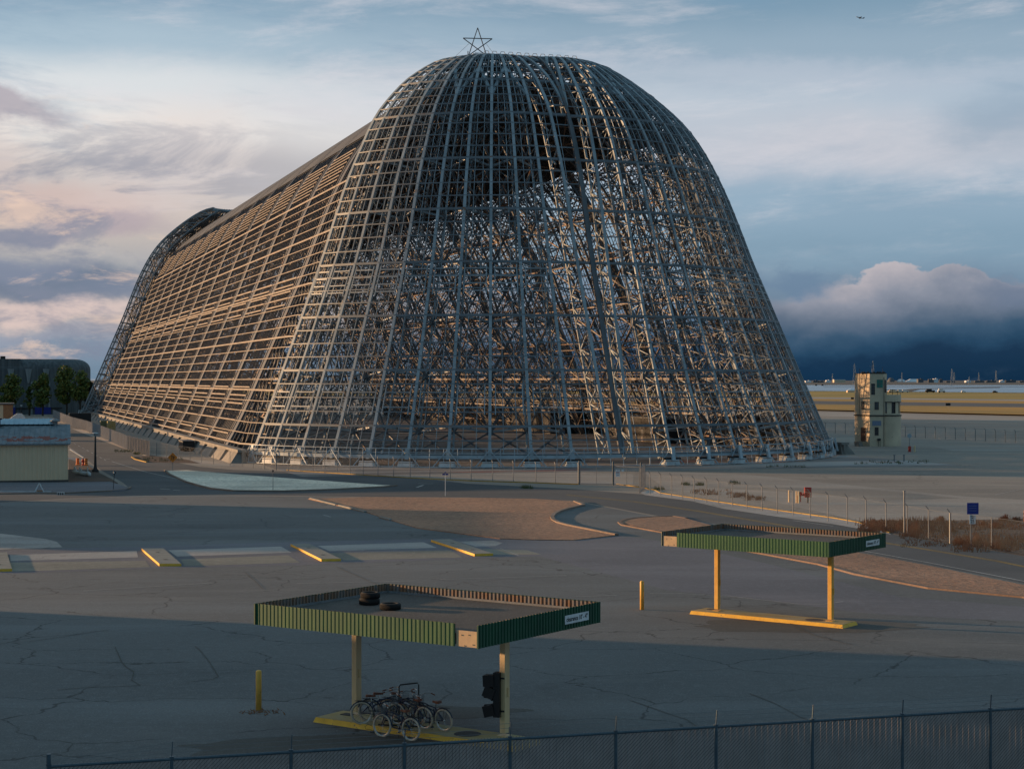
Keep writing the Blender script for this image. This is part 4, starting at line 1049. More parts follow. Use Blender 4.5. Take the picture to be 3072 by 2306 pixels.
    f.tube([(-.1,-.06,.3),(.0,-.08,.17)], .01, 6); f.tube([(-.1,.06,.3),(-.2,.08,.43)], .01, 6); f.box((.0,-.13,.17),(.09,.09,.02)); f.box((-.2,.13,.43),(.09,.09,.02))
    f.tube([(-.1,-.05,.39),(-.56,-.05,.36)], .005, 4); f.tube([(-.1,-.05,.21),(-.56,-.05,.30)], .005, 4)
    f.build('crank', M['chrome'], e)
    f = MB(); f.tube([(-.16,.03,.28),(-.2,.16,.0)], .008, 6); f.build('kickstand', M['black'], e)
    return e
B = bicycle('cruiser bicycle standing apart on the right of the rack, basket to the left')
bp = [((-2.07,53.6),(-3.01,54.35),.16,None),
      ((-3.08,52.94),(-4.05,53.6),0,'frontmost bicycle, on the asphalt before the island edge'),
      ((-4.72,54.75),(-3.66,54.75),.16,'leftmost bicycle of the rack beside the left canopy post'),
      ((-4.5,55.15),(-3.46,55.2),.16,'bicycle just behind the leftmost one, rear wheel by the post'),
      ((-2.72,54.0),(-3.62,54.68),.16,'middle bicycle half hidden behind the rack bar'),
      ((-3.95,55.3),(-3.0,54.72),.16,'rearmost bicycle facing right behind the raised rack bar')]
for i, (r_, f_, z, lab) in enumerate(bp):
    o = B if i == 0 else dup(B, (0,0,0), 0, lab)
    d = (f_[0]-r_[0], f_[1]-r_[1]); c = ((r_[0]+f_[0])/2, (r_[1]+f_[1])/2, z)
    o.location = c; o.rotation_euler = (R(4) if i == 1 else R(-3), 0, atan2(d[1], d[0]))
rk = empty('bicycle_rack', (-3.25,54.62,.16), R(-12), 'black steel bicycle rack with a raised bar on the pump island', 'bicycle rack')
m = MB(); m.tube([(-.32,0,0),(-.32,0,1.18),(-.28,0,1.24),(.28,0,1.32),(.32,0,1.26),(.32,0,0)], .022, 8); m.build('raised_bar', M['black'], rk)
m = MB(); m.tube([(-.9,-.35,.03),(.9,-.35,.03)], .025, 8); m.tube([(-.9,.35,.03),(.9,.35,.03)], .025, 8)
for k in range(6):
    x = -.75+.3*k; m.tube([(x,-.35,.03),(x,-.2,.5),(x,.2,.5),(x,.35,.03)], .014, 6)
m.build('wheel_loops', M['black'], rk)
pp = empty('bicycle_pump', G(1122,2196), 0, 'black floor pump with coiled hose in front of the island', 'pump')
m = MB(); m.tube([(0,0,.02),(0,0,.62)], .022, 8); m.tube([(-.12,0,.02),(.12,0,.02)], .015, 6); m.build('barrel', M['black'], pp)
m = MB(); m.tube([(-.14,0,.68),(.14,0,.68)], .014, 6); m.tube([(0,0,.6),(0,0,.68)], .01, 6); m.build('handle', M['black'], pp)
m = MB(); m.tube([(-.02,0,.05),(-.12,-.03,.1),(-.25,-.05,.12),(-.28,-.05,.2),(-.18,-.03,.26),(-.05,0,.2)], .008, 6); m.build('hose', M['black'], pp)

# foreground slatted fence
ZF = 1.83
fa = V(G(146,2295.4,ZF)); fb = V(G(3072,2121,ZF)); dd = fb-fa; dd.z = 0; ang = atan2(dd.y, dd.x); fl_ = dd.length; u_ = dd.normalized()
fe = empty('slatted_fence', (fa.x,fa.y,0), ang, 'chain link fence with brown grey privacy slats along the bottom of the picture', 'fence')
pxs = [146,515,873,1213,1530,1847,2148,2437,2707,2971,3232]
ds = []
for x in pxs:   # distance along the fence where the sight line of that photo column meets it
    k = (x-1536)/F; t = (k*fa.y-fa.x)/(u_.x-k*u_.y); ds.append(t)
for i, t in enumerate(ds):
    m = MB(); r = .045 if i else .055
    m.tube([(t,0,0),(t,0,ZF+(.03 if i else .28))], r, 10); m.tube([(t,0,ZF),(t,0,ZF+.05)], r*1.3, 10)
    if i: m.beam((t,0,ZF+.03),(t+.02,-.02,ZF+.42),.035,.02)
    m.build('post', M['bluerail'], fe, smooth=False)
m = MB(); m.tube([(0,0,ZF-.02),(ds[-1],0,ZF-.02)], .038, 10)
for k in range(int(ds[-1]/.085)):
    x = .1+k*.085; m.beam((x,-.0,ZF-.02),(x+.03,0,ZF+.045),.008)
m.build('top_rail', M['bluerail'], fe)
for i in range(len(ds)-1):
    a_, b_ = ds[i]+.06, ds[i+1]-.06; m = MB(); n = int((b_-a_)/.089)
    for k in range(n):
        x = a_+(b_-a_)*(k+.5)/n; m.box((x, .004*(-1)**k, .9+random.uniform(-.01,.01)), ((b_-a_)/n-.011, .006, 1.74))
    m.build('slat_panel', M['slat'], fe)
    m = MB(); s = .102
    k = a_-1.8
    while k < b_:
        for sg in (1,):
            x0, z0 = (k, .05) if sg > 0 else (k+1.72, .05); x1, z1 = (k+1.72, 1.77) if sg > 0 else (k, 1.77)
            t0 = max(0, (a_-x0)/(x1-x0)) if sg > 0 else max(0, (b_-x0)/(x1-x0)); t1 = min(1, (b_-x0)/(x1-x0)) if sg > 0 else min(1, (a_-x0)/(x1-x0))
            if t1 > t0: m.beam((x0+(x1-x0)*t0,-.014,z0+(z1-z0)*t0),(x0+(x1-x0)*t1,-.014,z0+(z1-z0)*t1),.0075)
        k += s
    m.build('wire_mesh', M['dark'], fe)
for k in range(3):
    m = MB(); z = ZF+.14+.12*k
    m.tube([(0,0,ZF+.05+.03*k)]+[(t,-.005*k,z) for t in ds[1:]], .004, 4); m.build('barbed_wire', M['galv'], fe)

# perimeter fences with raked arms
def fence(name, bases, label, h=2.05, arm=True, group=None, mesh=True, armdir=(-.22,.0,.28), r=.035, thick=(), mat='galv'):
    q = [V(G(x, y)) for x, y in bases]; o = q[0]
    e = empty(name, o, 0, label, 'fence', group)
    for i, p in enumerate(q):
        m = MB(); l = p-o; rr = r*1.9 if i in thick else r
        m.tube([l, l+V((0,0,h))], rr, 8)
        if arm: m.beam(l+V((0,0,h)), l+V((armdir[0],armdir[1],h+armdir[2])), .06, .05)
        m.build('post', M[mat], e)
    if mesh:
        m = MB(); w = MB()
        for a, b in zip(q, q[1:]):
            a, b = a-o, b-o; m.quad(a+V((0,0,.05)), b+V((0,0,.05)), b+V((0,0,h)), a+V((0,0,h)))
            m2 = (a, b)
            if arm:
                for t in (.3,.65,.98): w.tube([a+V((armdir[0]*t,armdir[1]*t,h+armdir[2]*t)), b+V((armdir[0]*t,armdir[1]*t,h+armdir[2]*t))], .004, 3)
            w.tube([a+V((0,0,h)), b+V((0,0,h))], .01, 4)
        m.build('wire_mesh', M['link'], e); w.build('tension_wire', M['galv'], e)
    return e
fence('perimeter_fence', [(1950,1483),(1982,1488),(2015,1493),(2048,1497.5),(2082,1502.5),(2120,1508),(2156,1513),(2197.5,1519),(2240.5,1526),(2286.5,1532.5),(2332,1539.5),(2379,1546.5),(2431,1555),(2484,1563),(2542,1572),(2598,1580.5),(2658,1592),(2722,1604),(2786,1617),(2850.5,1629)], 'chain link fence with raked barbed arms following the right road', thick=(19,))
fence('perimeter_fence', [(2850.5,1629.5),(2975,1646),(3110,1668)], 'short lower fence without arms beside the blue sign', arm=False)
fb2 = [(727,1399),(760,1403.5),(793,1406.5),(828,1409.5),(865,1411.5),(902,1414),(939,1416),(974,1418.5),(1011,1420.5),(1050,1423),(1089.5,1425.5),(1134,1428),(1181,1430.5),(1230.6,1433.5),(1289.6,1436.5),(1351,1439),(1413.6,1442),(1478,1443.5),(1540,1446),(1608,1448.5),(1666,1450.5),(1735,1452.6)]
fence('perimeter_fence', fb2, 'chain link fence across the front of the hangar, left of the gate', armdir=(-.1,.2,.25), thick=(3,21))
fence('perimeter_fence', [(470,1366),(500,1372),(535,1378),(570,1384),(605,1388),(640,1392),(690,1397)], 'open chain link fence by the orange road sign', arm=False, h=1.9)
n = 24; fr_ = [(2476-60+i*(583+60)/n*1.12, 1297.6-3.2+i*(31.4+3.2)/n*1.12) for i in range(n+1)]
fence('perimeter_fence', fr_, 'far chain link fence behind the control tower', armdir=(-.25,0,.25), mesh=True, r=.05, mat='bluerail')
# slatted grey wall fence up the left road
q = [(448,1368),(383,1348),(331,1323),(260,1292),(217,1279),(159,1251)]
e = empty('screen_fence', G(*q[0]), 0, 'tall grey slatted screen fence running up the left road beside the hangar', 'fence'); o = V(G(*q[0]))
for a, b in zip(q, q[1:]):
    A_, B_ = V(G(*a))-o, V(G(*b))-o; d = (B_-A_); n = max(2, int(d.length/3))
    for k in range(n):
        a1 = A_+d*k/n; b1 = A_+d*(k+1)/n; m = MB(); jog = V((0,0,0))
        m.quad(a1, b1, b1+V((0,0,2.2)), a1+V((0,0,2.2)))
        t = 0
        nn = 10
        for j in range(nn): m.beam(a1+(b1-a1)*(j+.5)/nn+V((-.02,-.02,0)), a1+(b1-a1)*(j+.5)/nn+V((-.02,-.02,2.2)), .12, .02)
        m.build('screen_panel', M['screen'], e)
        m = MB(); m.tube([a1+V((-.05,-.05,0)), a1+V((-.05,-.05,2.3))], .05, 6); m.build('post', M['galv'], e)
# vehicle gate
g = empty('vehicle_gate', G(1738,1452.8), 0, 'closed double chain link gate in front of the hangar doors', 'gate'); o = V(G(1738,1452.8))
def leaf(a, b, nm='gate_leaf', h=2.0):
    A_, B_ = V(G(*a))-o, V(G(*b))-o; m = MB(); c = .06
    pts = [A_+V((0,0,.12)), B_+V((0,0,.12)), B_+V((0,0,h)), A_+V((0,0,h))]; m.tube(pts, .035, 6, closed=True); mid = (A_+B_)/2; m.tube([mid+V((0,0,.12)), mid+V((0,0,h))], .025, 6)
    l = m.build(nm, M['galv'], g); m = MB(); m.quad(*pts); m.build('wire_mesh', M['link'], l)
leaf((1742,1453),(1837,1455)); leaf((1842,1455),(1919,1459))
for x, y in ((1738,1452.8),(1839.5,1455),(1923,1459.5)):
    m = MB(); p = V(G(x,y))-o; m.tube([p, p+V((0,0,2.5))], .09, 8); m.build('gate_post', M['bluerail'], g)
g2 = empty('open_gate', G(1919,1479), 0, 'tall folded gate leaf standing open at the road edge', 'gate'); o = V(G(1919,1479))
A_ = V((0,0,0)); B_ = V(G(1935,1464))-o
for t in (0,.2,.4,.6,.8,1): 
    m = MB(); p = A_+(B_-A_)*t; m.tube([p, p+V((0,0,2.5))], .05, 6); m.build('bar', M['galv'], g2)
m = MB(); m.tube([A_+V((0,0,.1)),B_+V((0,0,.1)),B_+V((0,0,2.45)),A_+V((0,0,2.45))], .04, 6, closed=True); m.build('frame', M['galv'], g2)
s = empty('warning_notice', G(1853,1457.2), 0, 'white notice with red lettering hung on the closed gate', 'sign'); s.location.z = 0; s.location.y -= .12
m = MB(); m.box((0,0,1.36), (.42,.02,.72)); b = m.build('board', M['white'], s)
m = MB()
for z, w in ((1.62,.16),(1.44,.3),(1.36,.3),(1.16,.24)):
    m = MB(); m.box((0,-.013,z), (w,.004,.045)); m.build('text_line', M['red'], b)
s = empty('small_notice', G(1868,1457.6), 0, 'small plain white notice right of the warning notice on the gate', 'sign'); s.location.y -= .12
m = MB(); m.box((0,0,1.62), (.24,.02,.24)); m.build('board', M['white'], s)
# ================================================================== buildings
# beige shed lower left
sh = empty('beige_shed', (-48.0,187.4,0), R(14.6), 'beige corrugated shed with a grey blue rust spotted metal roof', 'shed')
m = MB(); corrug(m, -34, 0, 0, 4.12, 0, .05, .45, -1); m.build('front_wall', M['beige'], sh)
m = MB(); m.box((-.05,13.5,2.05), (.1,26.9,4.1)); m.box((-34,13.5,2.05), (.1,26.9,4.1)); m.box((-17,27,2.05), (34,.1,4.1)); m.build('side_wall', M['beige'], sh)
m = MB(); m.box((-17,.02,.12), (34.1,.25,.24)); m.build('plinth', M['stain'], sh)
m = MB(); W = 34.4; n = 62
for k in range(n):
    x0 = -W+.2+k*(W+.1)/n; x1 = x0+(W+.1)/n
    m.quad((x0,-.4,4.15),(x1,-.4,4.15),(x1,13.5,5.9),(x0,13.5,5.9)); m.quad((x0,13.5,5.9),(x1,13.5,5.9),(x1,27.4,4.15),(x0,27.4,4.15))
    m.beam((x0,-.4,4.19),(x0,13.5,5.94),.08,.07)
m.build('roof', M['shedroof'], sh)
m = MB(); m.box((-17,-.42,4.1), (34.4,.06,.14)); m.build('gutter', M['galv'], sh)
M['sky_sheet'] = paint('pale_roof_sheet', (.36,.52,.62), (.26,.4,.5), .35, .8)
m = MB()
for k in range(60):
    x0 = -34+k*.54
    m.quad((x0,12.4,5.95),(x0+.54,12.4,5.95),(x0+.54,14.2,6.55),(x0,14.2,6.55)); m.beam((x0,12.4,5.99),(x0,14.2,6.6),.07,.05)
m.quad((-34,14.2,5.8),(-1.6,14.2,5.8),(-1.6,14.2,6.55),(-34,14.2,6.55)); m.quad((-1.6,12.4,5.7),(-1.6,14.2,5.7),(-1.6,14.2,6.55),(-1.6,12.4,5.95))
m.build('ridge_vent', M['sky_sheet'], sh)
m = MB(); m.box((-8.2,11.6,6.0), (1.6,1.4,1.1)); m.box((-8.2,11.6,6.6), (2.0,1.8,.16)); m.build('roof_fan', M['black'], sh)
m = MB(); m.lathe((-1.4,12.8,5.7), [(.3,0),(.3,.5),(.6,.55),(.6,.65),(.1,.9)], 14); m.build('cap_vent', M['galv'], sh)
# building with brick corner, further left
b2 = empty('brick_corner_building', (-103,353,0), R(16.5), 'cream and brick building behind the beige shed roof at the left edge', 'building')
m = MB(); m.box((-8,5,3.0), (14.8,12,6.0)); m.build('wall', M['beige'], b2)
m = MB(); m.box((.35,5,3.0), (1.9,12.1,6.05)); m.build('brick_corner', M['brick'], b2)
m = MB(); m.box((-7,5,6.15), (17.2,12.6,.25)); m.build('roof', M['deck'], b2)
m = MB(); m.box((-10,-1.03,2.0), (2.4,.06,1.4)); m.build('window', M['glass_dark'], b2)
wt = empty('white_tail_fin', (-91,318,0), .5, 'rounded white fin rising behind the shed roof at the left edge', 'tail fin')
m = MB(); q = [(-2.6,0),(1.6,0),(1.6,4.3),(1.0,4.9),(.2,4.9),(-.8,4.2),(-2.0,2.8)]
m.add([(x,-.12,z) for x,z in q]+[(x,.12,z) for x,z in q], [tuple(range(7)),tuple(range(7,14))[::-1]]+[((i+1)%7,i,i+7,(i+1)%7+7) for i in range(7)]); m.build('fin', M['white'], wt)
m = MB(); m.tube([(-4,0,1.2),(-1,0,1.3),(2.2,0,1.6)], [1.1,1.0,.3], 14); m.build('tail_cone', M['white'], wt)
# far concrete hall
YH = 560.0
hall = empty('concrete_hall', (-136,YH,0), R(14.5), 'long dark concrete hall with a rounded end behind the trees', 'hall')
def hallring(inset, z):
    pts = []; L = 150; Wd = 32; r = 12
    cs = [(-L,0),( -L,Wd)]
    for k in range(9):
        a = -pi/2+pi/2*k/8; pts.append((-r+(r-inset)*cos(a)*1.0+0, r+(r-inset)*sin(a), z))
    for k in range(9):
        a = pi/2*k/8; pts.append((-r+(r-inset)*cos(a), Wd-r+(r-inset)*sin(a), z))
    pts += [(-L, Wd-inset, z), (-L, inset, z)]
    return pts
rings = [hallring(0,0),hallring(0,14.4)]+[hallring(4.5*(1-cos(t)), 14.4+3.4*sin(t)) for t in [pi/2*k/7 for k in range(1,8)]]
m = MB(); n = len(rings[0]); 
m.add([p for r_ in rings for p in r_], [(i*n+k, i*n+(k+1)%n, (i+1)*n+(k+1)%n, (i+1)*n+k) for i in range(len(rings)-1) for k in range(n)]+[tuple((len(rings)-1)*n+k for k in range(n))])
# straight long side keeps its full height up to the rounded end
m.box((-86,9,14.2), (128,17.6,7.2)); m.build('wall', M['hall'], hall)
for k in range(12):
    m = MB(); x = -14-k*5.45
    q = [(x-1.05,14.6),(x+1.05,14.6),(x+.25,10.0),(x-.25,10.0)]
    m.add([(a,-.35,z) for a,z in q]+[(a,.2,z) for a,z in q], [(3,2,1,0),(0,1,5,4),(1,2,6,5),(2,3,7,6),(3,0,4,7)]); m.build('wedge_panel', M['hall2'], hall)
    m = MB(); m.box((x+1.0,-.12,5.3), (.55,.3,10.4)); m.build('pilaster', M['hall2'], hall)
m = MB(); m.box((-75,-.2,2.0), (132,.3,.3)); m.build('cornice', M['black'], hall)
for x in (-13,-24,-36,-47,-60): 
    m = MB(); m.box((x-2,-.3,1.2), (5,.2,2.2)); m.build('blue_door', M['blue_sign'], hall)
m = MB(); m.box((-28,20,18.1), (1.6,1.6,1.6)); m.build('roof_vent', M['black'], hall)
# control tower
tw = empty('control_tower', (0,0,0), 0, 'derelict cream control tower with a round lower wing and balcony', 'control tower')
C0 = V((59.9,288.0,0)); tw.location = C0
def rel(pts): return [(x-C0.x, y-C0.y) for x, y in pts]
main = rel([(58.05,291.8),(59.4,287.8),(61.7,287.8),(62.5,289.0),(62.5,293.2),(58.05,293.6)])
m = MB(); m.prism(main, 0, 12.05); m.build('main_wall', M['stucco'], tw)
m = MB(); cx, cy = 62.75-C0.x, 290.6-C0.y; rr = 2.42
circ = lambda r, n=28: [(cx+r*cos(2*pi*k/n), cy+r*sin(2*pi*k/n)) for k in range(n)]
m.prism(circ(rr), 0, 5.0); m.prism(circ(rr-.12), 5.0, 5.45); m.prism(circ(rr-.12), 7.3, 7.35); m.prism(circ(rr), 7.35, 8.55); m.build('round_wing', M['stucco'], tw)
m = MB(); m.prism(circ(rr-.3), 5.45, 7.3); m.build('window_band', M['glass_dark'], tw)
m = MB()
for k in range(28):
    a = 2*pi*k/28
    if -.62*pi < a-pi*2 < -.36*pi+0 or (1.62*pi < a < 1.98*pi): 
        if k % 3 == 0: m.box((cx+(rr-.2)*cos(a), cy+(rr-.2)*sin(a), 6.38), (.12,.75,1.84), a)
m.build('mullion', M['stucco'], tw)
m = MB()
for k in range(10):
    a = pi*1.08+pi*.5*k/10; m.box((cx+(rr-.2)*cos(a), cy+(rr-.2)*sin(a), 6.38), (.1,.42,1.84), a)
m.build('shutter', M['steel_dark'], tw)
m = MB(); m.prism(circ(rr+.12), 5.02, 5.2)
q2 = [(x*1.04-.0, y) for x, y in main]; cxm = sum(p[0] for p in main)/6; cym = sum(p[1] for p in main)/6
m.prism([(cxm+(x-cxm)*1.06, cym+(y-cym)*1.06) for x, y in main], 5.02, 5.2); m.prism(circ(rr+.06), 7.3, 7.4); m.build('string_course', M['black'], tw)
m = MB()
cr = circ(rr-.08)
for z in (8.95, 9.4): m.tube([(x,y,z) for x,y in cr], .035, 6, closed=True)
for k in range(0,28,2): m.tube([(*cr[k],8.5),(*cr[k],9.4)], .03, 6)
m.build('balcony_rail', M['black'], tw)
def onwall(p, q, t0, t1, z0, z1, name, mat, out=.05, parent=tw):
    p, q = V((*p,0)), V((*q,0)); d = q-p; n = V((d.y,-d.x,0)).normalized()*out
    a = p+d*t0; b = p+d*t1; m = MB()
    m.add([a-n*.5+V((0,0,z0)), b-n*.5+V((0,0,z0)), b-n*.5+V((0,0,z1)), a-n*.5+V((0,0,z1)), a+n+V((0,0,z0)), b+n+V((0,0,z0)), b+n+V((0,0,z1)), a+n+V((0,0,z1))], BF[:0]+[(4,5,6,7),(0,4,7,3),(5,1,2,6),(7,6,2,3),(0,1,5,4)])
    return m.build(name, mat, parent)
def win(p, q, t0, t1, z0, z1, glass='glass_dark', bars=(3,3)):
    fr = onwall(p, q, t0, t1, z0, z1, 'window', M['stucco'], .03)
    d = (t1-t0)*.08; g_ = onwall(p, q, t0+d, t1-d, z0+.08, z1-.06, 'pane', M[glass], .05, fr)
    nb = bars[0]
    for k in range(1, nb): 
        t = t0+d+(t1-t0-2*d)*k/nb; onwall(p, q, t-.012, t+.012, z0+.08, z1-.06, 'glazing_bar', M['steel_dark'], .065, fr)
    for k in range(1, bars[1]):
        z = z0+.08+(z1-z0-.14)*k/bars[1]; onwall(p, q, t0+d, t1-d, z-.025, z+.025, 'glazing_bar', M['steel_dark'], .06, fr)
LF = (main[0], main[1]); FF = (main[1], main[2]); RF = (main[2], main[3])
win(*FF, .08, .40, 8.5, 10.5, 'glass_dark', (2,4)); win(*FF, .46, .985, 9.65, 11.15, 'green_glass', (2,2)); win(*FF, .32, .68, 6.0, 7.45, 'glass_dark', (3,4)); win(*FF, .33, .66, 1.75, 3.25, 'glass_dark', (1,1))
win(*LF, .36, .62, 6.1, 7.5, 'glass_dark', (2,4)); win(*RF, .2, .8, 8.9, 11.1, 'glass_dark', (2,3))
onwall(*FF, .18, .82, 3.45, 4.25, 'blue_board', M['pale_blue'], .06)
d_ = onwall(*LF, .33, .68, .8, 3.1, 'door', M['brown_door'], .05); onwall(*LF, .6, .63, 1.9, 2.0, 'handle', M['galv'], .1, d_)
m = MB(); lx = (main[0][0]+main[1][0])/2-.5; ly = (main[0][1]+main[1][1])/2-.5
a = atan2(main[1][1]-main[0][1], main[1][0]-main[0][0])
for k in range(4): m.box((lx-.5-.0, ly-.25*k-.1, .1+.18*(3-k)), (1.6,.6+.0,.2+.0), a)
m.build('steps', M['concrete'], tw)
m = MB(); m.box((60.9-C0.x,-.45,1.15),(.55,.3,.35)); m.tube([(60.8-C0.x,-.4,0),(60.8-C0.x,-.4,1.1)],.03,6); m.tube([(61.1-C0.x,-.4,0),(61.1-C0.x,-.4,1.1)],.03,6); m.tube([(61.75-C0.x,-.3,0),(61.75-C0.x,-.3,11.5)],.05,6); m.tube([(58.0-C0.x,289.2-C0.y,5.3),(58.0-C0.x,289.2-C0.y,12.9)],.04,6); m.build('conduit', M['black'], tw)
m = MB()
for k in range(34):
    x = random.uniform(-1.6,2.5); y = random.uniform(.1,3.5); s = random.uniform(.08,.22)
    m.lathe((x,y,12.05), [(s*.5,0),(s,s*.8),(s*.7,s*1.6),(.02,s*2.1)], 7)
m.tube([(.2,1,12),(.2,1,13.9)], .03, 5); m.tube([(1.9,1,12),(1.9,1,13.2)], .025, 5); m.box((0,2,12.15),(3,1,.2)); m.build('rooftop_clutter', M['dark'], tw)
m = MB(); m.prism([(cxm+(x-cxm)*1.02, cym+(y-cym)*1.02) for x, y in main], 12.05, 12.13); m.build('roof', M['deck'], tw)
# off-frame neighbours on the left whose shadows fall across the lot
for (x,y,w,d,h,lab) in ((-77,66,30,58,8.0,'long low office block outside the frame beside the parking lot'),(-88,152,26,32,7.0,'low workshop outside the frame beyond the office block')):
    e = empty('office_block', (x,y,0), 0, lab, 'building'); b = MB(); b.box((0,0,h/2),(w,d,h)); b.build('wall', M['stucco'], e); b = MB(); b.box((0,0,h+.1),(w+.4,d+.4,.2)); b.build('roof', M['deck'], e)

# ================================================================== trees
def leafcloud(blobs, n, size):
    m = MB()
    for _ in range(n):
        (cx,cy,cz,rx,ry,rz) = random.choice(blobs)
        while True:
            p = V([random.uniform(-1,1) for _ in range(3)])
            if .35 < p.length < 1: break
        p = V((cx+p.x*rx, cy+p.y*ry, cz+p.z*rz)); a = V([random.gauss(0,1) for _ in range(3)]).normalized(); b = a.orthogonal().normalized(); c = a.cross(b); s = size*random.uniform(.6,1.4)
        m.add([p-b*s-c*s*.5, p+b*s-c*s*.5, p+b*s*.7+c*s*.6, p-b*s*.6+c*s*.6], [(0,1,2,3)])
    return m
def tree(px, Y, ht, w, label, mat='leaf', n=2200, base=.3, name='tree', lean=0):
    X = (px-1536)/F*Y; e = empty(name, (X,Y,0), 0, label, 'tree', 'trees in front of the concrete hall')
    m = MB(); m.tube([(0,0,0),(.1,0,ht*.25),(.3+lean,.1,ht*.5),(lean,0,ht*.8)], [.32,.26,.18,.05], 8)
    bl = []
    k = 15
    for i in range(k):
        t = base+(1-base)*(i+.5)/k; rad = w/2*(sin(pi*min(1,(t-base)/(1-base)*.8+.18))**.7); a = random.uniform(0,2*pi); rr = rad*random.uniform(.2,.75)
        c = (lean+rr*cos(a), rr*sin(a), t*ht*.93); s = w*random.uniform(.13,.24); bl.append((*c, s, s, s*.85))
        m.tube([(lean*.5,0,max(ht*.2,c[2]-ht*.22)), (c[0]*.6,c[1]*.6,c[2]-ht*.06), c], [.12,.07,.03], 5)
    m.build('trunk', M['bark'], e); leafcloud(bl, n, .34).build('crown', M[mat], e)
tree(36,535,12.6,9.5,'leftmost green tree with yellow tips in front of the concrete hall')
tree(88,538,9.5,3.6,'thin sparse tree between the two left trees', n=420)
tree(128,535,13.2,8.2,'upright green tree, third from the left, before the hall')
tree(200,535,15.0,10.5,'tall spreading green tree in front of the hall end', n=2400, base=.32)
tree(240,534,13.6,8.5,'green tree nearest the rounded corner of the hall', n=1700, base=.42)
tree(272,540,10.6,6.6,'dark evergreen tree beside the far hangar foot', 'leaf_dark', 2600, .1)
for px, wd, dp, h_, Y, lab in ((-30,40,5,6,545,'dark bush row at the left picture edge before the hall'),):
    e = empty('bush', ((px-1536)/F*Y,Y,0), 0, lab, 'bush'); leafcloud([(random.uniform(-3,3),0,random.uniform(1,4),2,2,2) for _ in range(8)], 900, .3).build('crown', M['leaf_dark'], e); m = MB(); m.tube([(0,0,0),(0,0,2.5)],.15,6); m.build('trunk', M['bark'], e)

# ================================================================== street furniture
def lamp(px, py, h, label, big=False):
    e = empty('street_lamp', G(px,py), 0, label, 'street lamp', 'old flared street lamps')
    m = MB(); m.lathe((0,0,0), [(.42,0),(.4,.25),(.22,.45),(.16,.8),(.12,h*.5),(.09,h-.5)], 14); m.build('pole', M['dark'], e, smooth=True)
    m = MB(); m.lathe((0,0,h-.52), [(.08,0),(.22,.3),(.24,.36)], 14); m.build('lantern', M['ring'], e, smooth=True)
    m = MB(); m.lathe((0,0,h-.16), [(.24,0),(.42,.03),(.38,.09),(.06,.16)], 14); m.build('lamp_cap', M['truck'], e, smooth=True)
lamp(286,1416,4.75,'tall dark street lamp beside the beige shed')
lamp(36,1253,4.4,'left one of two distant street lamps before the hall')
lamp(64,1253,3.7,'right one of two distant street lamps before the hall')
s = empty('road_work_sign', G(518,1414), 0, 'orange diamond road sign with lane merge arrows', 'sign')
m = MB(); m.tube([(0,.04,0),(0,.04,2.2)], .03, 6); m.build('post', M['galv'], s)
m = MB(); r_ = .6; m.add([(0,0,1.69-r_),(r_,0,1.69),(0,0,1.69+r_),(-r_,0,1.69),(0,.02,1.69-r_),(r_,.02,1.69),(0,.02,1.69+r_),(-r_,.02,1.69)], [(0,1,2,3),(7,6,5,4),(0,4,5,1),(1,5,6,2),(2,6,7,3),(3,7,4,0)]); bd = m.build('panel', M['orange'], s)
m = MB()
m.tube([(-.1,-.01,1.42),(-.1,-.01,1.9)], .035, 4); m.tube([(.1,-.01,1.42),(.1,-.01,1.62),(.26,-.01,1.78)], .035, 4)
m.add([(-.2,-.02,1.82),(0,-.02,1.82),(-.1,-.02,2.0)], [(0,1,2)]); m.add([(.0,-.02,1.74),(.16,-.02,1.74),(.08,-.02,1.9)], [(0,1,2)]); m.tube([(.08,-.01,1.6),(.08,-.01,1.78)], .03, 4)
m.build('arrow', M['ink'], bd)
s = empty('call_box_post', G(340,1470), 0, 'thin leaning post with a small round head on the corner pavement', 'post')
m = MB(); m.tube([(0,0,0),(.1,0,1.65)], .03, 6); m.build('pole', M['dark'], s); m = MB(); m.lathe((.11,0,1.6), [(.03,0),(.14,.08),(.14,.28),(.03,.34)], 10); m.build('head', M['black'], s); m = MB(); m.box((.11,-.13,1.76),(.12,.02,.14)); m.build('face', M['white'], s)
s = empty('marker_post', G(819,1471), 0, 'thin plain post standing in the white gravel island', 'post'); m = MB(); m.tube([(0,0,0),(0,0,2.0)], .03, 6); m.build('pole', M['steel_dark'], s); m = MB(); m.box((0,0,1.95),(.14,.05,.2)); m.build('cap', M['black'], s)
s = empty('street_name_sign', G(1336,1487), 0, 'pale post carrying a small blue street name blade by the brown gravel', 'sign'); m = MB(); m.tube([(0,0,0),(0,0,2.2)], .03, 6); m.build('post', M['white'], s); m = MB(); m.box((0,0,2.05),(.56,.03,.14)); m.box((0,0,2.22),(.12,.4,.1)); m.build('blade', M['blue_sign'], s)
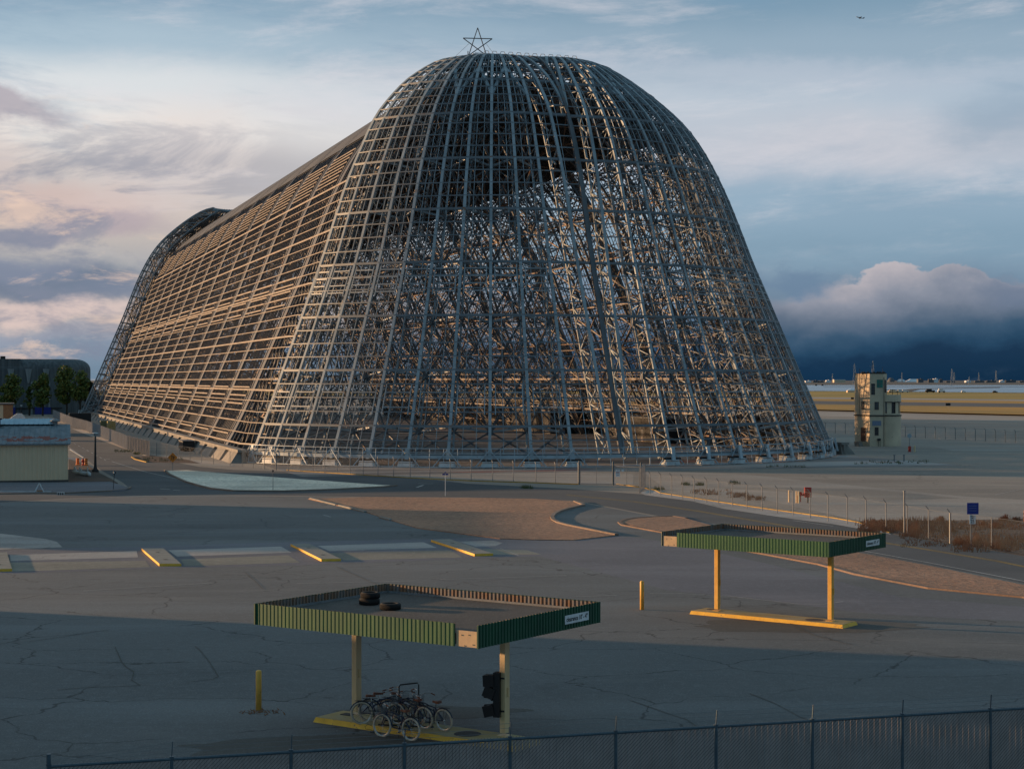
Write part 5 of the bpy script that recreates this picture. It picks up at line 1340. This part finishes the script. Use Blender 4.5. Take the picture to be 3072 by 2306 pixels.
# barricade on the corner
s = empty('barricade', G(118,1478.5), 0, 'small white A shaped barricade end standing on the kerb', 'barricade')
m = MB(); m.beam((-.5,0,0),(.0,0,.98),.1,.05,(0,1,0)); m.build('leg', M['white'], s); m = MB(); m.beam((.5,0,0),(.0,0,.98),.08,.05,(0,1,0)); m.build('leg', M['white'], s); m = MB(); m.box((.05,.02,.22),(.6,.04,.12)); m.build('brace', M['brick'], s)
m = MB(); m.box((0,0,.1),(8.0,.14,.14)); o = m.build('white_rail', M['truck']); o.location = G(30,1478); tag(o, 'long white rail lying along the pavement beside the barricade', 'rail')
s = empty('concrete_block', G(182,1484.5), 0, 'small pale block with three square holes in the kerb gutter', 'block')
m = MB()
for x in (-.31,-.1,.1,.31): m.box((x,0,.12),(.05,.25,.2))
m.box((0,0,.245),(.68,.25,.05)); m.box((0,0,.01),(.68,.25,.03)); m.build('frame', M['truck'], s); m = MB(); m.box((0,.08,.12),(.6,.02,.18)); m.build('grate', M['black'], s)
def drum(px, py, lab, red=False):
    e = empty('fire_hydrant' if red else 'traffic_drum', G(px,py,.05), 0, lab, 'hydrant' if red else 'traffic drum', None if red else 'striped traffic drums by the shed')
    if red:
        m = MB(); m.lathe((0,0,0), [(.2,0),(.2,.08),(.14,.1),(.14,.6),(.18,.62),(.18,.68),(.1,.82),(.03,.88)], 14); m.build('barrel', M['red'], e, smooth=True); m = MB(); m.tube([(-.26,0,.48),(.26,0,.48)], .07, 10); m.build('outlet', M['red'], e)
    else:
        m = MB(); m.lathe((0,0,0), [(.26,0),(.26,.08),(.21,.1),(.19,.85),(.12,.88)], 16); m.build('body', M['orange'], e, smooth=True)
        for z in (.22,.5,.72):
            m = MB(); m.lathe((0,0,z), [(.213-.02*z,0),(.213-.02*z,.1)], 16); m.build('band', M['ink'] if px > 250 else M['red'], e)
drum(233,1394,'slim orange striped drum beside the white gate arm'); drum(258,1395,'black banded orange drum, rightmost beside the shed'); drum(249,1395.5,'red fire hydrant between the two striped drums', True)
s = empty('gate_arm', G(212,1392), 0, 'white barrier arm beside the shed pointing at the drums', 'barrier'); m = MB(); m.beam((-.5,0,.75),(1.6,0,.72),.14); m.build('arm', M['truck'], s); m = MB(); m.beam((-.4,1.2,1.9),(1.7,0,.85),.12); m.build('arm', M['truck'], s); m = MB(); m.box((1.65,0,.4),(.16,.16,.8)); m.build('rest_post', M['galv'], s)
for (x,y,a,lab) in ((232,1424,2.6,'leftmost white fin shaped cover lying on the dark soil bed'),(249,1427,2.75,'middle white slim cover lying on the dark soil bed'),(265,1428,2.0,'rightmost white fin shaped cover lying on the soil bed')):
    e = empty('aircraft_cover', G(x,y,.05), a, lab, 'cover', 'white covers lying beside the shed')
    m = MB(); m.tube([(-.8,0,.16),(-.4,0,.24),(.2,0,.3),(.7,0,.4)], [.16,.26,.24,.1], 10); m.build('pod', M['truck'], e, smooth=True)
    m = MB(); q = [(0,.3),(.6,.45),(.55,1.0),(.35,.95)]; m.add([(a_,-.03,z) for a_,z in q]+[(a_,.03,z) for a_,z in q], BF[:0]+[(0,1,2,3),(7,6,5,4),(0,4,5,1),(1,5,6,2),(2,6,7,3),(3,7,4,0)]); m.build('fin', M['truck'], e)
# green electrical cabinets beside the hangar footing
for (px, py, w, h, mt, lab) in ((312,1290,1.6,2.0,'olive','olive green electrical cabinet, left of the pair by the hangar footing'),(334,1293,1.7,2.1,'cream_top','pale electrical cabinet, right of the pair by the hangar footing'),(240,1268,5.5,2.4,'dark','dark box trailer behind the grey screen fence')):
    e = empty('cabinet', G(px,py), .3, lab, 'cabinet'); m = MB(); m.box((0,0,h/2+.1),(w,1.4,h)); m.build('housing', M[mt], e, bevel=.03); m = MB(); m.box((0,-.73,h/2),(w*.42,.04,h*.8)); m.build('door', M[mt], e); m = MB(); m.box((w*.12,-.77,h/2),(.06,.05,.25)); m.build('handle', M['black'], e)
e = empty('skip', G(560,1352), ANG+pi/2, 'low black open trailer on legs against the hangar footing', 'skip'); m = MB(); m.box((0,0,1.0),(5.2,1.8,1.2)); m.build('body', M['black'], e); m = MB(); m.box((0,0,1.62),(5.4,2.0,.08)); m.build('rim', M['steel_dark'], e)
for x in (-2,2):
    m = MB(); m.box((x,0,.2),(.15,1.5,.42)); m.build('leg', M['black'], e)
# backflow assembly
e = empty('backflow_valve', G(2405,1508), 0, 'red valve box on a short post with piping behind the road fence', 'valve'); m = MB(); m.box((.55,0,.95),(.6,.4,.9)); m.build('red_box', M['red'], e, bevel=.02); m = MB(); m.tube([(.55,0,0),(.55,0,.6)],.06,8); m.build('post', M['dark'], e)
m = MB(); m.tube([(-.35,0,0),(-.35,0,.65),(0,0,.7),(.3,0,.7)], .07, 8); m.tube([(-.1,0,.1),(-.1,0,1.0)],.05,8); m.lathe((-.1,-.0,.85),[(.16,-.03),(.16,.03)],12,Matrix.Rotation(pi/2,3,'X')); m.lathe((.15,0,.75),[(.13,-.05),(.13,.05)],12,Matrix.Rotation(pi/2,3,'Y')); m.build('pipe', M['red'], e)
for px, py, lab in ((2367,1506,'yellow guard post left of the red valve box, standing alone'),(2389.5,1508,'middle yellow guard post beside the red valve box'),(2396,1509,'yellow guard post nearest the red valve box')):
    m = MB(); m.lathe((0,0,0), [(.07,0),(.07,1.05),(.02,1.1)], 12); o = m.build('guard_post', M['yellowpost']); o.location = G(px,py); tag(o, lab, 'guard post', 'yellow guard posts around the valve')
drumx = empty('fire_hydrant', G(2729,1355), 0, 'red hydrant under a round marker pole near the control tower', 'hydrant')
m = MB(); m.lathe((0,0,0), [(.28,0),(.22,.1),(.22,.6),(.28,.62),(.15,.9)], 12); m.build('barrel', M['red'], drumx); m = MB(); m.tube([(0,.2,0),(0,.2,2.3)],.035,6); m.build('pole', M['galv'], drumx); m = MB(); m.lathe((0,.16,2.45),[(.34,-.02),(.34,.02)],20,Matrix.Rotation(pi/2,3,'X')); m.build('marker_disc', M['ring'], drumx)
m = MB(); m.lathe((0,0,0), [(.13,0),(.13,.9),(.03,1.0)], 12); o = m.build('guard_post', M['yellowpost']); o.location = G(2744,1355); tag(o, 'pale yellow guard post right of the hydrant near the tower', 'guard post', 'low posts on the apron')
for px, lab in ((2683,'left short grey vent pipe on the apron before the tower'),(2712,'right short grey vent pipe on the apron before the tower')):
    m = MB(); m.tube([(0,0,0),(0,0,.8)],.09,8); m.lathe((0,0,.8),[(.16,0),(.16,.12)],10); o = m.build('vent_pipe', M['galv']); o.location = G(px,1384); tag(o, lab, 'pipe', 'vent pipes on the apron')
# blue sign and speed sign
s = empty('road_sign', G(2913,1638), 0, 'blue square sign above a speed limit 25 sign on one post', 'sign'); m = MB(); m.tube([(0,.05,0),(0,.05,2.85)],.035,6); m.build('post', M['galv'], s)
m = MB(); m.box((.12,0,2.5),(.76,.02,.76)); bs = m.build('blue_panel', M['blue_sign'], s)
m = MB()
for z in (2.68,2.52,2.36):
    m = MB(); m.box((.12,-.012,z),(.5,.004,.02)); m.build('text_line', M['pale_blue'], bs)
m = MB(); m.box((.09,-.02,1.78),(.42,.02,.6)); sp_ = m.build('speed_panel', M['white'], s)
for tx, z, sz in (('SPEED',1.99,.13),('LIMIT',1.87,.13),('25',1.65,.33)):
    t = text_mesh(tx, sz, M['ink'], 'lettering', sp_, sx=.8); t.rotation_euler = (pi/2,0,0); t.location = (.09,-.036,z)
s = empty('roadside_machine', G(3080,1585), 0, 'orange machine edge with two black pipes at the right picture edge', 'machine'); m = MB(); m.box((.35,0,.9),(.9,.8,.9)); m.build('body', M['orange'], s, bevel=.05)
m = MB(); m.tube([(-.1,-.1,1.12),(-.3,-.1,1.12)],.03,6); m.tube([(-.1,-.1,.82),(-.32,-.1,.82)],.03,6); m.build('pipe', M['black'], s); m = MB(); m.box((.35,0,.22),(.7,.6,.44)); m.build('base', M['black'], s)
# thick pole in the right fence line
m = MB(); m.tube([(0,0,0),(0,0,3.0)],.06,8); m.lathe((0,0,3.0),[(.09,0),(.09,.08)],8); o = m.build('steel_pole', M['galv']); o.location = G(2713,1600); tag(o, 'tallest plain steel pole in the right fence line', 'pole')

# ================================================================== weeds
sheet('soil_bank', P((2574,1568),(2700,1562),(2850,1561),(3072,1556),(3400,1556),(3400,1728),(3072,1667),(2949,1645),(2791,1620),(2673,1600)), .03, M['soil'])
def tuft(px, py, h, w, label, mat='dry', name='dry_shrub', n=80):
    m = MB(); h *= .62; w *= .7
    for _ in range(n):
        a = random.uniform(0,2*pi); r = abs(random.gauss(0,.28))*w; x, y = r*cos(a), r*sin(a); hh = h*random.uniform(.45,1)*(1-.35*r/w)
        l = random.uniform(-.25,.25)*h; tx, ty = x*1.5+l*.5, y*1.5+random.uniform(-.2,.2)*h; b = .012+.018*w
        m.add([(x-b,y,0),(x+b,y,0),(tx,ty,hh)], [(0,1,2)])
        if random.random() < .6: m.add([(tx*.7-b,ty*.7,hh*.6),(tx*.7+b*2,ty*.7+b,hh*.75),(tx*.7+b,ty*.7,hh*.9)], [(0,1,2)])
    o = m.build(name, M[mat]); o.location = G(px, py, .03); return tag(o, label, 'shrub', 'rusty dry shrubs along the right road')
for a in [(2598,1577,1.0,1.3,'leftmost rusty dry shrub at the tip of the soil bank'),(2622,1580,1.2,1.2,'rusty shrub just right of the leftmost one by the fence'),(2648,1582,1.3,1.5,'broad pale shrub behind the road fence before the steel pole'),(2676,1574,.9,1.2,'low shrub left of the tall steel pole, behind the fence'),
          (2700,1590,1.6,1.2,'tall shrub beside the tall steel pole'),(2753,1600,2.0,.7,'tallest thin orange shrub right of the steel pole'),(2738,1596,1.3,.9,'small orange shrub left of the thin tall shrub'),(2823,1564,.9,1.0,'dark fan shaped shrub on the top of the bank'),
          (2905,1634,1.1,.7,'orange shrub left of the speed sign foot'),(2930,1633,1.7,.9,'tall orange shrub right of the speed sign post'),(2877,1632,.8,1.5,'low dark red shrub right of the fence corner'),(2995,1645,1.0,1.8,'broad rusty shrub near the right road edge'),
          (3016,1560,1.0,.8,'upright pale shrub on the far bank edge at right'),(3004,1562,.7,.7,'small dark shrub beside the upright pale one'),(3048,1561,.7,1.2,'low pinkish shrub by the right picture edge'),(2950,1576,.8,1.4,'pale scrubby bush behind the speed sign'),(2987,1583,.8,1.4,'pink tinted bush in the middle of the bank'),(2850,1594,.7,1.5,'low brown bush behind the fence corner post')]:
    tuft(*a)
def scatter(name, polys, n, h, mat, label):
    m = MB()
    for _ in range(n):
        x0, x1, y0, y1 = random.choice(polys); q = G(random.uniform(x0,x1), random.uniform(y0,y1), .02)
        for _ in range(5):
            x = q[0]+random.gauss(0,.15); y = q[1]+random.gauss(0,.15); hh = h*random.uniform(.3,1.2)
            m.add([(x-.03,y,0),(x+.03,y,0),(x+random.uniform(-.12,.12),y,hh)], [(0,1,2)])
    tag(m.build(name, M[mat]), label, 'weeds', kind='stuff')
scatter('dry_grass', [(2185,2240,1478,1492),(2235,2290,1490,1500),(2080,2190,1470,1484),(2578,2700,1570,1596)], 170, .3, 'dry', 'rusty dry grass in cracks behind the road fence')
scatter('dry_grass', [(2700,3072,1562,1640),(2600,3072,1564,1590)], 800, .22, 'dry', 'short dry stalks scattered over the dark soil bank')
scatter('rusty_scrub', [(2578,2720,1566,1598),(2700,2850,1562,1612),(2860,3072,1610,1655)], 420, .5, 'dry', 'rusty scrub growing along the foot of the soil bank')
scatter('green_weeds', [(2050,2070,1452,1456),(2090,2105,1453,1456),(2190,2215,1444,1453),(1570,1600,1460,1466),(2300,2420,1398,1402),(2560,2700,1385,1392),(1966,1990,1466,1470),(2600,2790,1382,1390)], 170, .35, 'greenweed', 'sparse green weeds in the apron joints')
scatter('bollard_weeds', [(745,775,2130,2138),(780,830,2128,2140)], 16, .08, 'dry', 'dry weeds around the foot of the left bollard')
scatter('footing_grass', [(400,440,1358,1364),(430,560,1374,1384),(345,400,1350,1356)], 120, .3, 'greenweed', 'weedy strip below the screen fence')
# broken kerb logs beside the brown gravel
for i, (a, b, lab) in enumerate((((932,1497),(1010,1516),'far half of the broken white kerb beam on the gravel edge'),((1018,1518),(1096,1537),'near half of the broken white kerb beam on the gravel edge'),((1140,1553),(1172,1561),'short broken kerb piece lying farther along the gravel edge'))):
    A_, B_ = V(G(*a)), V(G(*b)); m = MB(); L = (B_-A_).length
    m.beam((0,0,.08),(L,0,.06),.26,.15); o = m.build('kerb_beam', M['concrete'], bevel=.04); o.location = A_; o.rotation_euler = (0,0,atan2(B_.y-A_.y, B_.x-A_.x)); tag(o, lab, 'kerb beam', 'broken kerb beams on the gravel edge')

# ================================================================== far shore and sky
def pylon(px, ybase, ytop, label):
    Y = (H)*F/(ybase-HY); X = (px-1536)/F*Y; h = 11+(HY-ytop)*Y/F; w = h*.085
    e = empty('power_pylon', (X,Y,0), 0, label, 'pylon', 'power pylons across the bay'); m = MB(); t = max(.35, Y/9000)
    for sx in (-1,1):
        for sy in (-1,1): m.beam((sx*w,sy*w,0),(sx*w*.12,sy*w*.12,h),t)
    n = 7
    for k in range(n):
        z0, z1 = h*k/n, h*(k+1)/n; w0, w1 = w*(1-.88*k/n), w*(1-.88*(k+1)/n)
        m.beam((-w0,-w0,z0),(w1,-w1,z1),t*.7); m.beam((w0,-w0,z0),(-w1,-w1,z1),t*.7); m.beam((-w1,-w1,z1),(w1,-w1,z1),t*.7)
    m.build('mast', M['steel'], e); m = MB()
    for z in (.78,.88): m.beam((-w*1.3,0,h*z),(w*1.3,0,h*z),t)
    m.build('cross_arm', M['steel'], e)
for a in [(2564,1157,1091,'tall near pylon left of the control tower'),(2619,1155,1082,'tallest pylon rising right behind the tower roof'),(2856,1158,1106,'largest pylon standing right of the tower over the flats'),(2863,1147,1117,'thinner pylon just right of the largest right pylon'),
          (2908,1156,1129,'short near pylon right of the largest right pylon'),(2936.5,1146,1117,'thin far pylon, second from the right edge'),(2988.5,1146,1111,'rightmost far pylon near the picture edge'),(2706,1146,1117,'far pylon above the white mounds'),(2498,1146,1120,'leftmost far pylon just right of the hangar')]: pylon(*a)
def mound(x0, x1, ytop, yb, label, mat='salt', dome=False):
    Y = H*F/(yb-HY); X0, X1 = (x0-1536)/F*Y, (x1-1536)/F*Y; h = 11+(HY-ytop)*Y/F; w = X1-X0
    m = MB()
    if dome: m.lathe((0,0,0), [(w/2*cos(t), h*sin(t)) for t in [k*pi/2/6*.98 for k in range(7)]], 18)
    else: m.add([(-w/2,-30,0),(w/2,-30,0),(w/2,30,0),(-w/2,30,0),(-w*.22,-8,h),(w*.2,-8,h),(w*.2,8,h),(-w*.22,8,h)], [(4,5,6,7),(0,1,5,4),(1,2,6,5),(2,3,7,6),(3,0,4,7)])
    o = m.build('salt_mound', M[mat]); o.location = ((X0+X1)/2,Y,.25); tag(o, label, 'mound', 'mounds on the far shore')
mound(2716,2768,1136.5,1145.5,'largest flat topped white mound on the far shore'); mound(2690,2716,1137,1145.5,'smaller white dome left of the largest mound',dome=True); mound(2662,2684,1132.5,1145.5,'grey dome on the far shore beside the tower','far_grey',True)
fx = [(2415,2432),(2440,2452),(2455,2470),(2478,2490),(2752,2768),(2786,2796),(2800,2812),(2820,2826),(2840,2862),(2896,2910),(2925,2950),(2960,2985),(3000,3010),(3018,3045),(3060,3070)]
for i, (a, b) in enumerate(fx):
    Y = 7600; X0, X1 = (a-1536)/F*Y, (b-1536)/F*Y; h = random.uniform(6,11) if 2750 > a or a > 2830 else random.uniform(12,22)
    m = MB(); m.box((0,0,h/2),(X1-X0,30,h)); m.box(((X1-X0)*.2,0,h+1),((X1-X0)*.3,12,2)); o = m.build('distant_building', M['far_grey' if i % 3 else 'salt']); o.location = ((X0+X1)/2,Y,.2)
    side = 'left of the control tower' if b < 2560 else 'right of the white mounds'
    tag(o, 'low distant building on the far shore '+side, 'building', 'distant buildings '+side)
e = empty('distant_warehouse', ((2517-1536)/F*6500,6500,0), 0, 'long sunlit pale warehouse on the far shore left of the tower', 'warehouse'); m = MB(); m.box((0,0,7),(42,30,10)); m.build('wall', M['stucco'], e); m = MB(); m.box((0,0,12.5),(43,31,1.4)); m.build('roof', M['salt'], e)
Y = 1500; e = empty('white_tent', ((2554-1536)/F*Y,Y,0), 0, 'white peaked tent at the edge of the grass left of the tower', 'tent'); m = MB(); m.add([(-4.2,-3,2.0),(4.2,-3,2.0),(4.2,3,2.0),(-4.2,3,2.0),(0,0,3.6)], [(0,1,4),(1,2,4),(2,3,4),(3,0,4)]); m.build('roof', M['salt'], e); m = MB(); m.box((0,0,1.0),(7.6,5,2.0)); m.build('wall', M['beige'], e)
def vehicle(px, Y, L, Hh, mat, lab, name='parked_truck', cat='truck'):
    e = empty(name, ((px-1536)/F*Y,Y,.3), 0, lab, cat, 'vehicles beyond the grass'); m = MB(); m.box((0,0,Hh*.42),(L,2.2,Hh*.5)); m.box((-L*.1,0,Hh*.82),(L*.55,2.0,Hh*.38)); m.build('body', M[mat], e, bevel=.1)
    for x in (-.32,.32):
        m = MB(); m.lathe((L*x,-1.12,Hh*.18),[(Hh*.2,-.1),(Hh*.2,.1)],12,Matrix.Rotation(pi/2,3,'X')); m.build('wheel', M['rubber'], e)
vehicle(2715,1500,6,2.2,'white','white vehicle right of the tower balcony'); vehicle(2790,1480,8,3,'dark','dark truck among the vehicles beyond the grass'); vehicle(2824,1470,6,3.4,'white','white box vehicle right of the dark truck'); vehicle(2680,1490,9,2.6,'beige','tan vehicle seen through the balcony rail'); vehicle(2700,1492,5,2.6,'salt','pale vehicle just right of the tan one'); vehicle(2985,1450,4,1.8,'dark','small dark vehicle far right beyond the grass'); vehicle(2890,1470,3.5,1.8,'white','small white vehicle between the box vehicle and the far right one')
for px, py, lab in ((2557,1199.5,'black runway marker box left of the tower'),(2844,1219.5,'black runway marker box right of the tower')):
    e = empty('runway_sign', G(px,py), 0, lab, 'runway sign', 'runway marker boxes'); m = MB(); m.box((0,0,.9),(1.6 if px < 2700 else 2,.4,1.2)); m.build('box', M['black'], e); m = MB(); m.box((-.5,0,.15),(.12,.3,.3)); m.box((.5,0,.15),(.12,.3,.3)); m.build('leg', M['galv'], e)
for px, lab in ((2448,'left one of two dark duck blinds in the bay'),(2467,'right one of two dark duck blinds in the bay')):
    Y = 3100; e = empty('duck_blind', ((px-1536)/F*Y,Y,.5), 0, lab, 'hut', 'duck blinds in the bay'); m = MB(); m.box((0,0,1.7),(3.4,3,1.8)); m.build('cabin', M['dark'], e); m = MB(); m.box((0,0,2.8),(4,3.4,.4)); m.build('roof', M['dark'], e); m = MB(); m.box((-1.4,0,.4),(.2,2,.9)); m.box((1.4,0,.4),(.2,2,.9)); m.build('leg', M['dark'], e)
# airliner
Y = 7000.0; ap = empty('airliner', ((2580-1536)/F*Y, Y, 11+(HY-54)/F*Y), 0, 'distant jet airliner descending to the left in the upper right sky', 'airliner')
ap.rotation_euler = (R(-8), R(14), 0)
m = MB(); m.tube([(-17,0,0),(-15.5,0,.2),(-12,0,.3),(8,0,.3),(15,0,1.1),(17,0,1.6)], [.2,1.2,1.9,1.9,.8,.2], 12); m.build('fuselage', M['white'], ap)
for s in (-1,1):
    m = MB(); m.add([(-4,0,-.3),(2,0,-.3),(5,s*15,.8),(3,s*15,.8),(-4,0,.2),(2,0,.1),(5,s*15,1.0),(3,s*15,1.0)], BF); m.build('wing', M['far_grey'], ap)
    m = MB(); m.lathe((-2,s*5,-1.1), [(.9,-2),(1.1,0),(.7,2)], 12, Matrix.Rotation(pi/2,3,'Y')); m.build('engine', M['dark'], ap)
    m = MB(); m.add([(12,0,1.2),(15.5,0,1.4),(17.5,s*6,1.9),(15.8,s*6,1.9),(12,0,1.4),(15.5,0,1.6),(17.5,s*6,2.1),(15.8,s*6,2.1)], BF); m.build('tailplane', M['far_grey'], ap)
m = MB(); m.add([(10.5,-.2,1.5),(15.5,-.2,1.8),(18.3,-.15,7.2),(16,-.15,7.2),(10.5,.2,1.5),(15.5,.2,1.8),(18.3,.15,7.2),(16,.15,7.2)], BF); m.build('tail_fin', M['navy'], ap)
